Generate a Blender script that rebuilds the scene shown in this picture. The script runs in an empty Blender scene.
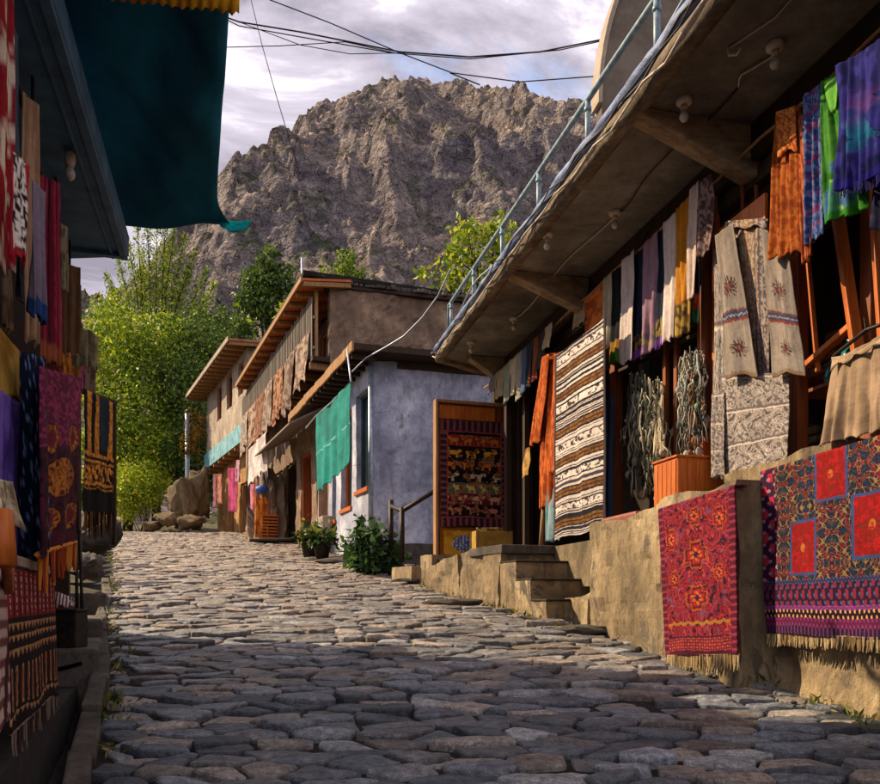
import bpy, bmesh, math, random
import numpy as np
from mathutils import Vector
random.seed(11); R = np.random.default_rng(11)
S = bpy.context.scene; COL = S.collection
EZ, HY, CX, F = 1.25, 600.0, 440.0, 800.0      # eye height; the lens is level and shifted up

# ------------------------------------------------------------------ numbers
def lin(h):
    h = h.lstrip('#'); o = []
    for i in (0, 2, 4):
        c = int(h[i:i+2], 16)/255
        o.append(c/12.92 if c < .04045 else ((c+.055)/1.055)**2.4)
    return tuple(o)
def C(h): return np.array(lin(h))
def _h(i, j, k, s):
    n = (i.astype(np.int64)*374761393 + j.astype(np.int64)*668265263 + k.astype(np.int64)*2147483647 + s*144665) & 0xffffffff
    n = ((n ^ (n >> 13))*1274126177) & 0xffffffff
    n = ((n ^ (n >> 16))*2246822519) & 0xffffffff
    return ((n ^ (n >> 15)) & 0xffffff)/float(0xffffff)
def vn2(x, y, s=0):
    x = np.asarray(x, float); y = np.asarray(y, float)
    i = np.floor(x); j = np.floor(y); a = x-i; b = y-j
    a = a*a*(3-2*a); b = b*b*(3-2*b); z = np.zeros_like(i)
    return ((_h(i,j,z,s)*(1-a)+_h(i+1,j,z,s)*a)*(1-b)+(_h(i,j+1,z,s)*(1-a)+_h(i+1,j+1,z,s)*a)*b)
def fbm(x, y, s=0, o=5, g=.5):
    v = 0; a = 1; t = 0; x = np.asarray(x, float); y = np.asarray(y, float)
    for k in range(o):
        v = v + a*vn2(x, y, s+k*17); t += a; a *= g; x = x*2.03+3.1; y = y*2.03+1.7
    return v/t
def ridged(x, y, s=0, o=5, g=.5):
    v = 0; a = 1; t = 0
    for k in range(o):
        n = 1-abs(2*vn2(x, y, s+k*13)-1); v = v+a*n*n; t += a; a *= g; x = x*2.07+5.2; y = y*2.07+2.3
    return v/t
def facet(x, y, s=0):      # broken planes: every Voronoi cell is its own tilted face
    x = np.asarray(x, float); y = np.asarray(y, float); xi = np.floor(x); yi = np.floor(y); best = np.full(x.shape, 9.); out = np.zeros(x.shape); zz = np.zeros(x.shape)
    for a in (-1,0,1):
        for b in (-1,0,1):
            cx = xi+a; cy = yi+b; dx = x-cx-_h(cx,cy,zz,s); dy = y-cy-_h(cx,cy,zz,s+1); d = dx*dx+dy*dy; k = d < best
            v = (_h(cx,cy,zz,s+2)-.5)+(_h(cx,cy,zz,s+3)-.5)*2.2*dx+(_h(cx,cy,zz,s+4)-.5)*2.2*dy; out = np.where(k, v, out); best = np.where(k, d, best)
    return out
def nz(p, s=1.0, seed=0):     # cheap scalar noise of a 3-D point, -1..1
    return float(fbm(np.array([p[0]*s+p[2]*.73*s]), np.array([p[1]*s+p[2]*.69*s]), seed, 3)[0])*2-1
def at(px, py, Y): return Vector(((px-CX)/F*Y, Y, EZ+(HY-py)/F*Y))
def zg(Y): return .12*Y if Y <= 34 else 4.08+.72*(1-math.exp(-(Y-34)/6))

class Pl:
    """a vertical plane in plan: a point, a direction u and the outward normal n"""
    def __init__(s, x, y, dx, dy, flip=False):
        l = math.hypot(dx, dy); s.o = (x, y); s.u = (dx/l, dy/l)
        s.n = (-s.u[1], s.u[0]) if not flip else (s.u[1], -s.u[0])
    def P(s, t, z, off=0): return Vector((s.o[0]+s.u[0]*t+s.n[0]*off, s.o[1]+s.u[1]*t+s.n[1]*off, z))
    def tz(s, px, py, off=0):
        kx = (px-CX)/F; ox = s.o[0]+s.n[0]*off; oy = s.o[1]+s.n[1]*off
        # ox+u0 t = kx*(oy+u1 t)
        t = (kx*oy-ox)/(s.u[0]-kx*s.u[1]); Y = oy+s.u[1]*t
        return t, EZ+(HY-py)/F*Y
    def t(s, px, off=0): return s.tz(px, 0, off)[0]
    def W(s, px, py, off=0): t, z = s.tz(px, py, off); return s.P(t, z, off)
    def N(s): return Vector((s.n[0], s.n[1], 0))
    def U(s): return Vector((s.u[0], s.u[1], 0))

RA = Pl(2.55, 4.63, -.2375, 1)             # right shop: foundation wall
TP = Pl(1.14, 8.26, -.374, 1)              # terrace front
BL = Pl(-1.46, 17.2, -.39, 1)              # blue house, street side
BF = Pl(-1.46, 17.2, .96, .28, True)       # blue house, side that faces down the street
WP = Pl(-2.86, 20.8, -.42, 1)              # timber house
WF = Pl(-2.86, 20.8, .96, .28, True)
FP = Pl(-7.7, 32, -.5, 1)                  # farthest house
FF = Pl(-7.7, 32, .9, .4, True)
LP = Pl(-2.157, 4.53, -.36, 1, True)       # left shop front

# ------------------------------------------------------------------ objects
ORI = {}
def tag(o, label=None, cat=None, group=None, kind=None):
    if label: o['label'] = label
    if cat: o['category'] = cat
    if group: o['group'] = group
    if kind: o['kind'] = kind
    return o
def thing(name, label, cat, loc, group=None):
    o = bpy.data.objects.new(name, None); o.empty_display_size = .05; COL.objects.link(o)
    o.location = loc; ORI[o.name] = Vector(loc); return tag(o, label, cat, group)

class MB:
    def __init__(s): s.v = []; s.f = []; s.c = []
    def add(s, vs, fs, col=None):
        b = len(s.v); s.v += [tuple(p) for p in vs]; s.f += [tuple(i+b for i in f) for f in fs]
        if col is not None: s.c += [tuple(col)]*len(vs)
        return s
    def hexa(s, p, col=None):   # p: bottom 4 (ccw) + top 4
        return s.add(p, [(3,2,1,0),(4,5,6,7),(0,1,5,4),(1,2,6,5),(2,3,7,6),(3,0,4,7)], col)
    def box(s, c, e, pl=None, col=None):   # centre, full size along (u, n, z)
        c = Vector(c); U = pl.U() if pl else Vector((1,0,0)); N = pl.N() if pl else Vector((0,1,0)); Z = Vector((0,0,1))
        u, n, z = U*e[0]/2, N*e[1]/2, Z*e[2]/2
        q = [c-u-n, c+u-n, c+u+n, c-u+n]
        return s.hexa([a-z for a in q]+[a+z for a in q], col)
    def pbox(s, pl, t0, t1, z0, z1, o0, o1, col=None):
        q = [(t0,o0),(t1,o0),(t1,o1),(t0,o1)]
        return s.hexa([pl.P(t,z0,o) for t,o in q]+[pl.P(t,z1,o) for t,o in q], col)
    def prism(s, poly, ext, col=None):
        n = len(poly); e = Vector(ext); a = [Vector(p) for p in poly]
        return s.add(a+[p+e for p in a], [tuple(range(n))[::-1], tuple(range(n,2*n))]+[(i,(i+1)%n,n+(i+1)%n,n+i) for i in range(n)], col)
    def beam(s, a, b, w, h, col=None, side=None):
        a = Vector(a); b = Vector(b); d = (b-a).normalized(); up = Vector((0,0,1))
        if abs(d.z) > .95: up = Vector((0,1,0))
        x = (side or d.cross(up)).normalized(); y = x.cross(d).normalized()
        q = [-x*w/2-y*h/2, x*w/2-y*h/2, x*w/2+y*h/2, -x*w/2+y*h/2]
        return s.hexa([a+k for k in q]+[b+k for k in q], col)
    def tube(s, pts, r, n=8, col=None):
        pts = [Vector(p) for p in pts]; m = len(pts); rr = r if hasattr(r, '__len__') else [r]*m
        vs = []; x = None
        for i, p in enumerate(pts):
            d = (pts[min(i+1,m-1)]-pts[max(i-1,0)]); d = d.normalized() if d.length > 1e-9 else Vector((0,0,1))
            if x is None: x = d.cross(Vector((0,0,1)) if abs(d.z) < .9 else Vector((1,0,0))).normalized()
            x = (x-d*x.dot(d)).normalized(); y = d.cross(x)
            vs += [p+(x*math.cos(k*6.28318/n)+y*math.sin(k*6.28318/n))*rr[i] for k in range(n)]
        fs = [(i*n+k, i*n+(k+1)%n, (i+1)*n+(k+1)%n, (i+1)*n+k) for i in range(m-1) for k in range(n)]
        fs += [tuple(range(n))[::-1], tuple(range((m-1)*n, m*n))]
        return s.add(vs, fs, col)
    def lathe(s, base, prof, n=20, col=None):
        base = Vector(base); vs = []; m = len(prof)
        for r, z in prof: vs += [base+Vector((r*math.cos(k*6.28318/n), r*math.sin(k*6.28318/n), z)) for k in range(n)]
        fs = [(i*n+k, i*n+(k+1)%n, (i+1)*n+(k+1)%n, (i+1)*n+k) for i in range(m-1) for k in range(n)]
        fs += [tuple(range(n))[::-1], tuple(range((m-1)*n, m*n))]
        return s.add(vs, fs, col)
    def build(s, name, mat, parent=None, smooth=False, bevel=0, loc=None):
        return mesh(name, s.v, s.f, mat, parent, smooth, bevel, loc, s.c if len(s.c) == len(s.v) else None)

def mesh(name, v, f, mat, parent=None, smooth=False, bevel=0, loc=None, cols=None):
    v = np.asarray(v, float).reshape(-1, 3)
    if parent is not None: org = ORI[parent.name]
    elif loc is not None: org = Vector(loc)
    else: org = Vector(((v[:,0].min()+v[:,0].max())/2, (v[:,1].min()+v[:,1].max())/2, v[:,2].min()))
    me = bpy.data.meshes.new(name); v = v-np.array(org)
    if isinstance(f, np.ndarray):
        n, k = f.shape; me.vertices.add(len(v)); me.vertices.foreach_set('co', v.astype(np.float32).ravel())
        me.loops.add(n*k); me.loops.foreach_set('vertex_index', f.astype(np.int32).ravel())
        me.polygons.add(n); me.polygons.foreach_set('loop_start', np.arange(0, n*k, k, dtype=np.int32))
        me.update(calc_edges=True)
    else: me.from_pydata(v.tolist(), [], f); me.update()
    if cols is not None:
        ca = me.color_attributes.new('Col', 'FLOAT_COLOR', 'POINT'); c = np.ones((len(v), 4), np.float32); c[:,:3] = np.asarray(cols)
        ca.data.foreach_set('color', c.ravel())
    if smooth: me.polygons.foreach_set('use_smooth', np.ones(len(me.polygons), bool))
    if isinstance(f, list):
        bm = bmesh.new(); bm.from_mesh(me); bmesh.ops.recalc_face_normals(bm, faces=bm.faces); bm.to_mesh(me); bm.free()
    me.materials.append(mat); o = bpy.data.objects.new(name, me); COL.objects.link(o)
    if parent is not None: o.parent = parent
    else: o.location = org
    ORI[o.name] = org
    if bevel:
        m = o.modifiers.new('b', 'BEVEL'); m.width = bevel; m.segments = 2; m.limit_method = 'ANGLE'; m.angle_limit = .6
    return o

# ------------------------------------------------------------------ materials
class NT:
    def __init__(s, name):
        s.m = bpy.data.materials.new(name); s.m.use_nodes = True; s.t = s.m.node_tree; s.b = s.t.nodes['Principled BSDF']; s.out = s.t.nodes['Material Output']
    def n(s, k, **kw):
        x = s.t.nodes.new(k)
        for a, b in kw.items(): setattr(x, a, b)
        return x
    def l(s, a, b): s.t.links.new(a, b)
    def co(s, stretch=(1,1,1)):
        tc = s.n('ShaderNodeTexCoord'); mp = s.n('ShaderNodeMapping'); mp.inputs['Scale'].default_value = stretch; s.l(tc.outputs['Object'], mp.inputs['Vector']); return mp.outputs[0]
    def noise(s, co, sc, det=6, rough=.6, dist=0):
        x = s.n('ShaderNodeTexNoise'); x.inputs['Scale'].default_value = sc; x.inputs['Detail'].default_value = det; x.inputs['Roughness'].default_value = rough; x.inputs['Distortion'].default_value = dist
        s.l(co, x.inputs['Vector']); return x.outputs['Fac']
    def ramp(s, fac, stops):
        x = s.n('ShaderNodeValToRGB'); e = x.color_ramp.elements
        while len(e) < len(stops): e.new(.5)
        for q, (p, c) in zip(e, stops): q.position = p; q.color = (*c, 1)
        s.l(fac, x.inputs[0]); return x.outputs[0]
    def mix(s, fac, a, b, mode='MIX'):
        x = s.n('ShaderNodeMix', data_type='RGBA', blend_type=mode)
        for v, i in ((fac, 0), (a, 6), (b, 7)):
            if isinstance(v, (int, float)): x.inputs[i].default_value = v
            elif isinstance(v, tuple): x.inputs[i].default_value = (*v, 1)
            else: s.l(v, x.inputs[i])
        return x.outputs[2]
    def bump(s, h, st, d=.02, prev=None):
        x = s.n('ShaderNodeBump'); x.inputs['Strength'].default_value = st; x.inputs['Distance'].default_value = d; s.l(h, x.inputs['Height'])
        if prev is not None: s.l(prev, x.inputs['Normal'])
        return x.outputs[0]
    def attr(s): return s.n('ShaderNodeAttribute', attribute_name='Col').outputs['Color']
    def fin(s, col, rough=.8, nrm=None, metal=0, spec=.3):
        if isinstance(col, tuple): s.b.inputs['Base Color'].default_value = (*col, 1)
        else: s.l(col, s.b.inputs['Base Color'])
        if isinstance(rough, (int, float)): s.b.inputs['Roughness'].default_value = rough
        else: s.l(rough, s.b.inputs['Roughness'])
        s.b.inputs['Metallic'].default_value = metal; s.b.inputs['Specular IOR Level'].default_value = spec
        if nrm is not None: s.l(nrm, s.b.inputs['Normal'])
        return s.m

def plaster(name, a, b, c, sc=1.2, rough=.9, bs=.5, d=.02, fine=30, stretch=(1,1,.7), peel=None, pth=.6, crack=0):
    t = NT(name); co = t.co(stretch); n1 = t.noise(co, sc, 8, .65, .3); n2 = t.noise(co, sc*4.3, 8, .7); n3 = t.noise(co, fine, 6, .7)
    col = t.ramp(n1, [(.3, lin(a)), (.55, lin(b)), (.72, lin(c))])
    col = t.mix(t.ramp(n2, [(.42, (0,0,0)), (.62, (1,1,1))]), col, t.mix(.5, col, lin(a)))
    col = t.mix(.35, col, t.ramp(n3, [(.25, lin(a)), (.7, lin(c))]), 'OVERLAY')
    h = t.mix(.5, n2, n3); bn = None
    if peel:      # flaked patches with hard edges, stains that run down
        n4 = t.noise(t.co((1,1,.8)), sc*1.9, 10, .72, .6); mk = t.ramp(n4, [(pth, (0,0,0)), (pth+.03, (1,1,1))]); col = t.mix(mk, col, t.mix(n3, lin(peel), t.mix(.5, lin(peel), lin(a)))); bn = t.bump(mk, -.6, .02)
        n5 = t.noise(t.co((3.5,3.5,.25)), 1.6, 6, .7); col = t.mix(t.ramp(n5, [(.52,(0,0,0)),(.75,(.55,.55,.55))]), col, t.mix(.6, col, lin(a), 'MULTIPLY'))
    if crack:
        vo = t.n('ShaderNodeTexVoronoi', feature='DISTANCE_TO_EDGE'); vo.inputs['Scale'].default_value = crack
        dd = t.n('ShaderNodeMix', data_type='VECTOR'); dd.inputs[0].default_value = .12; nt_ = t.n('ShaderNodeTexNoise'); nt_.inputs['Scale'].default_value = 3; nt_.inputs['Detail'].default_value = 8; cc = t.co(); t.l(cc, nt_.inputs['Vector']); t.l(cc, dd.inputs[4]); t.l(nt_.outputs['Color'], dd.inputs[5]); t.l(dd.outputs[1], vo.inputs['Vector'])
        ck = t.ramp(vo.outputs['Distance'], [(0,(.8,.8,.8)),(.004,(.45,.45,.45)),(.009,(0,0,0))]); ck = t.mix(1.0, ck, t.ramp(t.noise(t.co(), .9, 4), [(.45,(0,0,0)),(.58,(1,1,1))]), 'MULTIPLY'); col = t.mix(ck, col, t.mix(.8, col, lin(a), 'MULTIPLY')); bn = t.bump(ck, -.8, .02, bn)
    b = t.bump(h, bs, d, bn); return t.fin(col, rough, b)
def wood(name, a, b, c=None, sc=3, rough=.7, bs=.5, stretch=(9,9,.7)):
    t = NT(name); co = t.co(stretch); n1 = t.noise(co, sc, 8, .7, .8); co2 = t.co(); n2 = t.noise(co2, 2.5, 5)
    col = t.ramp(n1, [(.3, lin(a)), (.68, lin(b))]); col = t.mix(t.ramp(n2, [(.45, (0,0,0)), (.75, (.7,.7,.7))]), col, lin(c or a))
    return t.fin(col, rough, t.bump(n1, bs, .008))
def simple(name, a, b, sc=8, rough=.6, bs=.2, d=.005, metal=0, spec=.4):
    t = NT(name); n1 = t.noise(t.co(), sc, 8, .65); return t.fin(t.ramp(n1, [(.35, lin(a)), (.65, lin(b))]), rough, t.bump(n1, bs, d), metal, spec)
def fabric_mat(name, trans=0.0, sheen=0.0):
    t = NT(name); co = t.co(); c = t.attr(); n1 = t.noise(co, 9, 6, .7); n2 = t.noise(co, 160, 3, .6)
    c = t.mix(.22, c, t.ramp(n1, [(.3, (.25,.25,.25)), (.7, (.8,.8,.8))]), 'OVERLAY')
    c = t.mix(.3, c, t.ramp(n2, [(.3, (.3,.3,.3)), (.7, (.7,.7,.7))]), 'OVERLAY')
    t.b.inputs['Sheen Weight'].default_value = sheen; t.b.inputs['Sheen Roughness'].default_value = .5
    b = t.bump(n1, .35, .02); b = t.bump(n2, .35, .004, b); m = t.fin(c, .92, b, 0, .1)
    if trans:
        tr = t.n('ShaderNodeBsdfTranslucent'); t.l(c, tr.inputs[0]); mx = t.n('ShaderNodeMixShader'); mx.inputs[0].default_value = trans
        t.l(t.b.outputs[0], mx.inputs[1]); t.l(tr.outputs[0], mx.inputs[2]); t.l(mx.outputs[0], t.out.inputs[0])
    return m
def leaf_mat(name, trans=.35):
    t = NT(name); c = t.attr(); t.fin(c, .55, None, 0, .25)
    tr = t.n('ShaderNodeBsdfTranslucent'); t.l(t.mix(1.0, c, (1.0,.95,.45), 'MULTIPLY'), tr.inputs[0]); mx = t.n('ShaderNodeMixShader'); mx.inputs[0].default_value = trans
    t.l(t.b.outputs[0], mx.inputs[1]); t.l(tr.outputs[0], mx.inputs[2]); t.l(mx.outputs[0], t.out.inputs[0]); return t.m

FAB = fabric_mat('woven_cloth'); FABT = fabric_mat('thin_cloth', .3); LEAF = leaf_mat('leaves')
def stone_mat(name):
    t = NT(name); co = t.co(); c = t.attr(); n1 = t.noise(co, 4.5, 8, .7, .4); n2 = t.noise(co, 26, 8, .75); n3 = t.noise(co, 110, 4, .7)
    c = t.mix(.75, c, t.ramp(n1, [(.3, (.22,.22,.24)), (.7, (.8,.78,.74))]), 'OVERLAY')
    c = t.mix(.8, c, t.ramp(n2, [(.34, (.12,.12,.13)), (.66, (.88,.87,.85))]), 'OVERLAY'); c = t.mix(.55, c, t.ramp(n3, [(.36, (.15,.15,.16)), (.64, (.85,.85,.83))]), 'OVERLAY')
    r = t.ramp(n2, [(.3, (.30,)*3), (.7, (.62,)*3)])
    co2 = t.co((1.6,5,5)); n4 = t.noise(co2, 3.2, 9, .72, 1.2); c = t.mix(.5, c, t.ramp(n4, [(.32, (.2,.2,.23)), (.62, (.75,.74,.72))]), 'OVERLAY')
    b = t.bump(n4, 1.0, .05); b = t.bump(n1, .7, .035, b); b = t.bump(n2, .9, .018, b); b = t.bump(n3, .5, .005, b); return t.fin(c, r, b, 0, .5)
COBBLE = stone_mat('cobble_stone')
DIRT = plaster('packed_dirt', '#1d1a17', '#342d26', '#54483a', 3, .95, .8, .03)
OCHRE = plaster('ochre_stone', '#544b3e', '#a29072', '#cdbd9c', 1.3, .92, 1.0, .05, 16, (1,1,.6), '#6b6152', .56, 1.3)
GREYSTONE = plaster('grey_stone', '#37332f', '#6a625a', '#8d8377', 2, .9, .9, .03)
DARKSTONE = plaster('dark_stone', '#28241f', '#3b362f', '#564d42', 2, .92, .9, .03)
BLUEWALL = plaster('blue_limewash', '#62667a', '#b2b5c3', '#e2e3e8', .75, .92, .7, .03, 16, (1,1,.7), '#8d8a92', .60, .7)
MUD = plaster('mud_plaster', '#5c4f45', '#98836f', '#bba58c', 1.0, .95, .9, .04, 20, (1,1,.7), '#6a5a4c', .58, .9)
PALEWALL = plaster('pale_plaster', '#7b7068', '#b0a496', '#cabfae', 1.0, .93, .6, .03, 24, (1,1,.7), '#8d8070', .6)
CONC = plaster('stained_concrete', '#4f4a44', '#908a80', '#b2aba0', .8, .9, .4, .02, 28, (1,1,1))
DISC = plaster('weathered_concrete', '#5a5148', '#7f756a', '#958b7f', .8, .9, .35, .02, 18, (1,1,1))
DARKIN = plaster('shaded_interior', '#241c17', '#42342a', '#5a4636', 1.5, .95, .4)  # dark browns put the shade inside the shops into the colour
BLUESOFF = simple('blue_painted_board', '#345672', '#4f7a98', 5, .6, .4, .006)
OWOOD = wood('orange_varnished_wood', '#8a3d12', '#d0742a', '#a8501a', 3, .45)
RWOOD = wood('red_brown_wood', '#56260f', '#9c5424', '#6f3618', 3, .55)
GWOOD = wood('grey_weathered_wood', '#4b443d', '#8f857a', '#6d645a', 3, .9, .8)
DWOOD = wood('dark_wood', '#1e1510', '#46311f', '#2d2017', 3, .8)
TWOOD = wood('tan_wood', '#6a4828', '#b48a5c', '#8a6440', 3, .85, .9)
BEAMW = wood('old_grey_beam', '#5c4c3c', '#b39c7c', '#7f6c56', 2.4, .9, 1.0, (2,5,5))
PIPE = simple('blue_grey_painted_pipe', '#4d6270', '#7d95a1', 14, .45, .2, .003, .0)
BLUESHEET = simple('blue_plastic_sheet', '#2c3c68', '#65789e', 5, .55, .8, .03)
IRON = simple('dark_iron', '#15130f', '#38302a', 20, .55, .3, .003, .6)
ZINC = simple('zinc_pipe', '#7f8b98', '#aab3bf', 10, .45, .2, .003, .5)
BLACK = simple('black_cable', '#15131a', '#24222a', 20, .6, .1)
PORC = simple('white_porcelain', '#b9ab98', '#d8cdbd', 20, .35, .1)
GLASSB = simple('bulb_glass', '#a39a8c', '#c7bfb2', 5, .15, .02, .001, 0, .6)
TEALG = simple('teal_glazed_pot', '#0c4a52', '#2e8f94', 6, .18, .1, .003, 0, .6)
PANE = simple('dark_window_glass', '#0c1214', '#1b262a', 3, .08, .03, .002, 0, .6)
YPAINT = simple('yellow_painted_board', '#8a6a22', '#b9933a', 4, .6, .3)
# ------------------------------------------------------------------ builders
def wall(name, pl, t0, t1, z0, z1, thick, mat, parent=None, off=0, holes=(), amp=.012, step=.22, seed=0, topf=None, botf=None, freq=1.1, label=None):
    """a wall with real openings; the front face is uneven like hand-laid plaster.  topf(t)/botf(t) bend its upper / lower edge"""
    def lat(a, b, cuts):
        k = max(1, int(round((b-a)/step))); q = set(round(a+(b-a)*i/k, 4) for i in range(k+1))
        q = {x for x in q if all(abs(x-c) > step*.35 for c in cuts)} | {round(c, 4) for c in cuts if a-1e-6 <= c <= b+1e-6} | {round(a,4), round(b,4)}
        return sorted(q)
    ts = lat(t0, t1, [h[0] for h in holes]+[h[1] for h in holes]); zs = lat(z0, z1, [h[2] for h in holes]+[h[3] for h in holes])
    nt, nzz = len(ts), len(zs)
    def solid(i, j):
        if i < 0 or j < 0 or i >= nt-1 or j >= nzz-1: return False
        a, b = (ts[i]+ts[i+1])/2, (zs[j]+zs[j+1])/2
        return not any(h[0] < a < h[1] and h[2] < b < h[3] for h in holes)
    T, Z = np.meshgrid(ts, zs, indexing='ij'); X = pl.o[0]+pl.u[0]*T; Y = pl.o[1]+pl.u[1]*T
    D = (fbm(T*freq+seed, Z*freq+seed*2.3, seed, 4)-.5)*2*amp + (ridged(T*freq*2.6+seed, Z*freq*2.2+seed, seed+7, 4)-.5)*amp*.9 + facet(T*freq*3.1+seed, Z*freq*2.7, seed+3)*amp*.5
    ed = (fbm(T*2.1+seed, Z*0+seed, seed+5, 3)-.5)*2*amp*1.4
    fr = (Z-z0)/(z1-z0)
    if topf: Z = Z+np.vectorize(topf)(T)*fr
    if botf: Z = Z+np.vectorize(botf)(T)*(1-fr)
    Z = Z+ed*(np.abs(fr-1) < 1e-6)
    v = []; idx = {}
    for i in range(nt):
        for j in range(nzz):
            o = off+D[i,j]; z = Z[i,j]
            idx[i,j,0] = len(v); v.append(pl.P(ts[i], z, o)); idx[i,j,1] = len(v); v.append(pl.P(ts[i], z, off-thick))
    f = []
    for i in range(nt-1):
        for j in range(nzz-1):
            if not solid(i,j): continue
            a = [(i,j),(i+1,j),(i+1,j+1),(i,j+1)]
            f.append(tuple(idx[q+(0,)] for q in a)); f.append(tuple(idx[q+(1,)] for q in a[::-1]))
            for (di,dj),(p,q) in (((0,-1),(0,1)),((1,0),(1,2)),((0,1),(2,3)),((-1,0),(3,0))):
                if not solid(i+di,j+dj): f.append((idx[a[p]+(1,)], idx[a[q]+(1,)], idx[a[q]+(0,)], idx[a[p]+(0,)]))
    o = mesh(name, v, f, mat, parent)
    if label: o['label'] = label
    return o

def const(c):
    c = C(c)
    return lambda u, v: np.tile(c, (u.size, 1)).reshape(u.shape+(3,))
def cloth(name, corners, colfn, label=None, cat=None, group=None, parent=None, nu=36, nv=48, folds=5, amp=.03, prof=None, over=0, hem=.015, seed=None,
          nrm=None, mat=None, taper=.25, thick=.006, sag=0, pinch=0, wr=.5, fold_fn=None, second=.35, warp=.016, grain=.4):
    """hanging cloth: corners TL TR BR BL; folds grow towards the hem; prof(v) -> left,right edge; over>0 lays the top over a wall"""
    TL, TR, BR, BL_ = [Vector(c) for c in corners]
    seed = random.randrange(9999) if seed is None else seed; rs = np.random.default_rng(seed)
    n = nrm or (TR-TL).cross(BL_-TL).normalized()
    if n.y > 0 and nrm is None: n = -n
    u1 = np.linspace(0, 1, nu); v1 = np.linspace(0, 1, nv); V, U = np.meshgrid(v1, u1, indexing='ij')
    Us = U.copy()
    if prof:
        lo = np.array([prof(x)[0] for x in v1]); hi = np.array([prof(x)[1] for x in v1]); Us = lo[:,None]+(hi-lo)[:,None]*U
    if pinch: Us = .5+(Us-.5)*(1-pinch*(1-V)**2)
    a = [np.array(c) for c in (TL, TR, BR, BL_)]
    W = ((1-V)*(1-Us))[...,None]*a[0]+((1-V)*Us)[...,None]*a[1]+(V*Us)[...,None]*a[2]+(V*(1-Us))[...,None]*a[3]
    ph = rs.random(4)*6.28
    fr = 1+.25*np.sin(ph[2]+V*2.0)
    w = np.sin(6.283*folds*U+ph[0]+1.3*np.sin(3*V+ph[1])*.5+4.2*fbm(U*2.2+seed, V*1.0, seed, 2)) + second*np.sin(6.283*folds*1.9*U+ph[3]+V*1.5)
    w = .6*w+1.5*(ridged(U*folds*1.1+.35*V*(rs.random()-.5)+seed%97, V*.45+seed%31, seed+2, 2)-.45)
    w = w*fr; d = amp*(taper+(1-taper)*V)*w + amp*wr*(fbm(U*6+seed, V*2.4, seed+3, 3)-.5)*2
    if over:
        k = np.clip((over-V)/over, 0, 1); d = d*(1-k)
    W = W+d[...,None]*np.array(n)
    W[...,2] += hem*V**4*(np.sin(6.283*folds*U+ph[2])+.8*(fbm(U*5, V*0+seed, seed, 3)-.5)*2)
    if sag: W[...,2] -= sag*4*U*(1-U)*(1-V)
    if over:   # the first strip lies on the wall top
        k = np.clip((over-V)/over, 0, 1); L = (TL-BL_).length*over
        W = W-(k*L)[...,None]*np.array(n); W[...,2] -= k*L*np.clip(1.0, 0, 1); 
        W[...,2] = np.where(k > 0, W[...,2]*0+(TL.z*(1-U)+TR.z*U)-L+.012, W[...,2])
    wu = Us+warp*((fbm(U*28+seed, V*40, seed, 3)-.5)*2); wv = V+warp*.8*((fbm(U*26+7, V*38+seed, seed+1, 3)-.5)*2)
    gr = 1+grain*((vn2(U*nu*.9, V*7, seed)+vn2(U*9, V*nv*.9, seed+4)+2*fbm(U*5,V*6,seed+8,4))/2-1)
    cols = np.clip(colfn(wu, wv)*gr[...,None], 0, 1).reshape(-1, 3)
    i = np.arange(nu*nv).reshape(nv, nu)
    f = np.stack([i[:-1,:-1], i[1:,:-1], i[1:,1:], i[:-1,1:]], -1).reshape(-1, 4)
    o = mesh(name, W.reshape(-1,3), f, mat or FAB, parent, True, 0, None, cols)
    if thick:
        m = o.modifiers.new('t', 'SOLIDIFY'); m.thickness = thick; m.offset = 0
    if parent is None: tag(o, label, cat, group)
    elif label: o['label'] = label
    return o
def fringe(parent, A, B, ln, n, cols, nrm, seed=1, name='fringe', thick=.006):
    rs = np.random.default_rng(seed); m = MB(); A = Vector(A); B = Vector(B)
    m.tube([A+Vector((0,0,.006)), A.lerp(B,.5)+Vector((0,0,.006)), B+Vector((0,0,.006))], thick, 4, C(cols[0]))
    for k in range(n):
        p = A.lerp(B, (k+rs.random())/n); l = ln*(.75+.4*rs.random()); dx = (B-A).normalized()*(rs.random()-.5)*.03; o = Vector(nrm)*(rs.random()-.3)*.012
        c = C(cols[rs.integers(len(cols))])
        m.tube([p+o+Vector((0,0,.01)), p+o+dx*.5+Vector((0,0,-l*.5)), p+o*2+dx+Vector((0,0,-l))], [thick, thick*.8, thick*.5], 4, c)
    return m.build(name, FAB, parent)

def ico(sub=3):
    bm = bmesh.new(); bmesh.ops.create_icosphere(bm, subdivisions=sub, radius=1); v = np.array([q.co[:] for q in bm.verts]); f = np.array([[x.index for x in q.verts] for q in bm.faces]); bm.free(); return v, f
ICO3, ICO4, ICO2 = ico(3), ico(5), ico(2)
def rock_pts(c, r, seed, hi=False, rough=.35):
    v, f = ICO4 if hi else ICO3
    a = ridged(v[:,0]*1.3+v[:,2]*.9+seed, v[:,1]*1.3-v[:,2]*.8+seed*1.7, seed, 4)-.5
    b = fbm(v[:,0]*3+v[:,2]*2+seed, v[:,1]*3+v[:,2]*2.2, seed+9, 4)-.5
    c_ = facet(v[:,0]*2.6+v[:,2]*1.3+seed, v[:,1]*2.6-v[:,2]*1.9, seed)*(.55 if hi else .3); q = v*(1+rough*a+rough*.8*b+rough*c_)[:,None]*np.array(r); return q+np.array(c), f
def rock(name, c, r, mat, label=None, cat=None, seed=0, group=None, hi=False, rough=.45):
    v, f = hull_pts(c, r, seed, 18); return tag(mesh(name, v, f, mat, None, False), label, cat, group)

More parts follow.
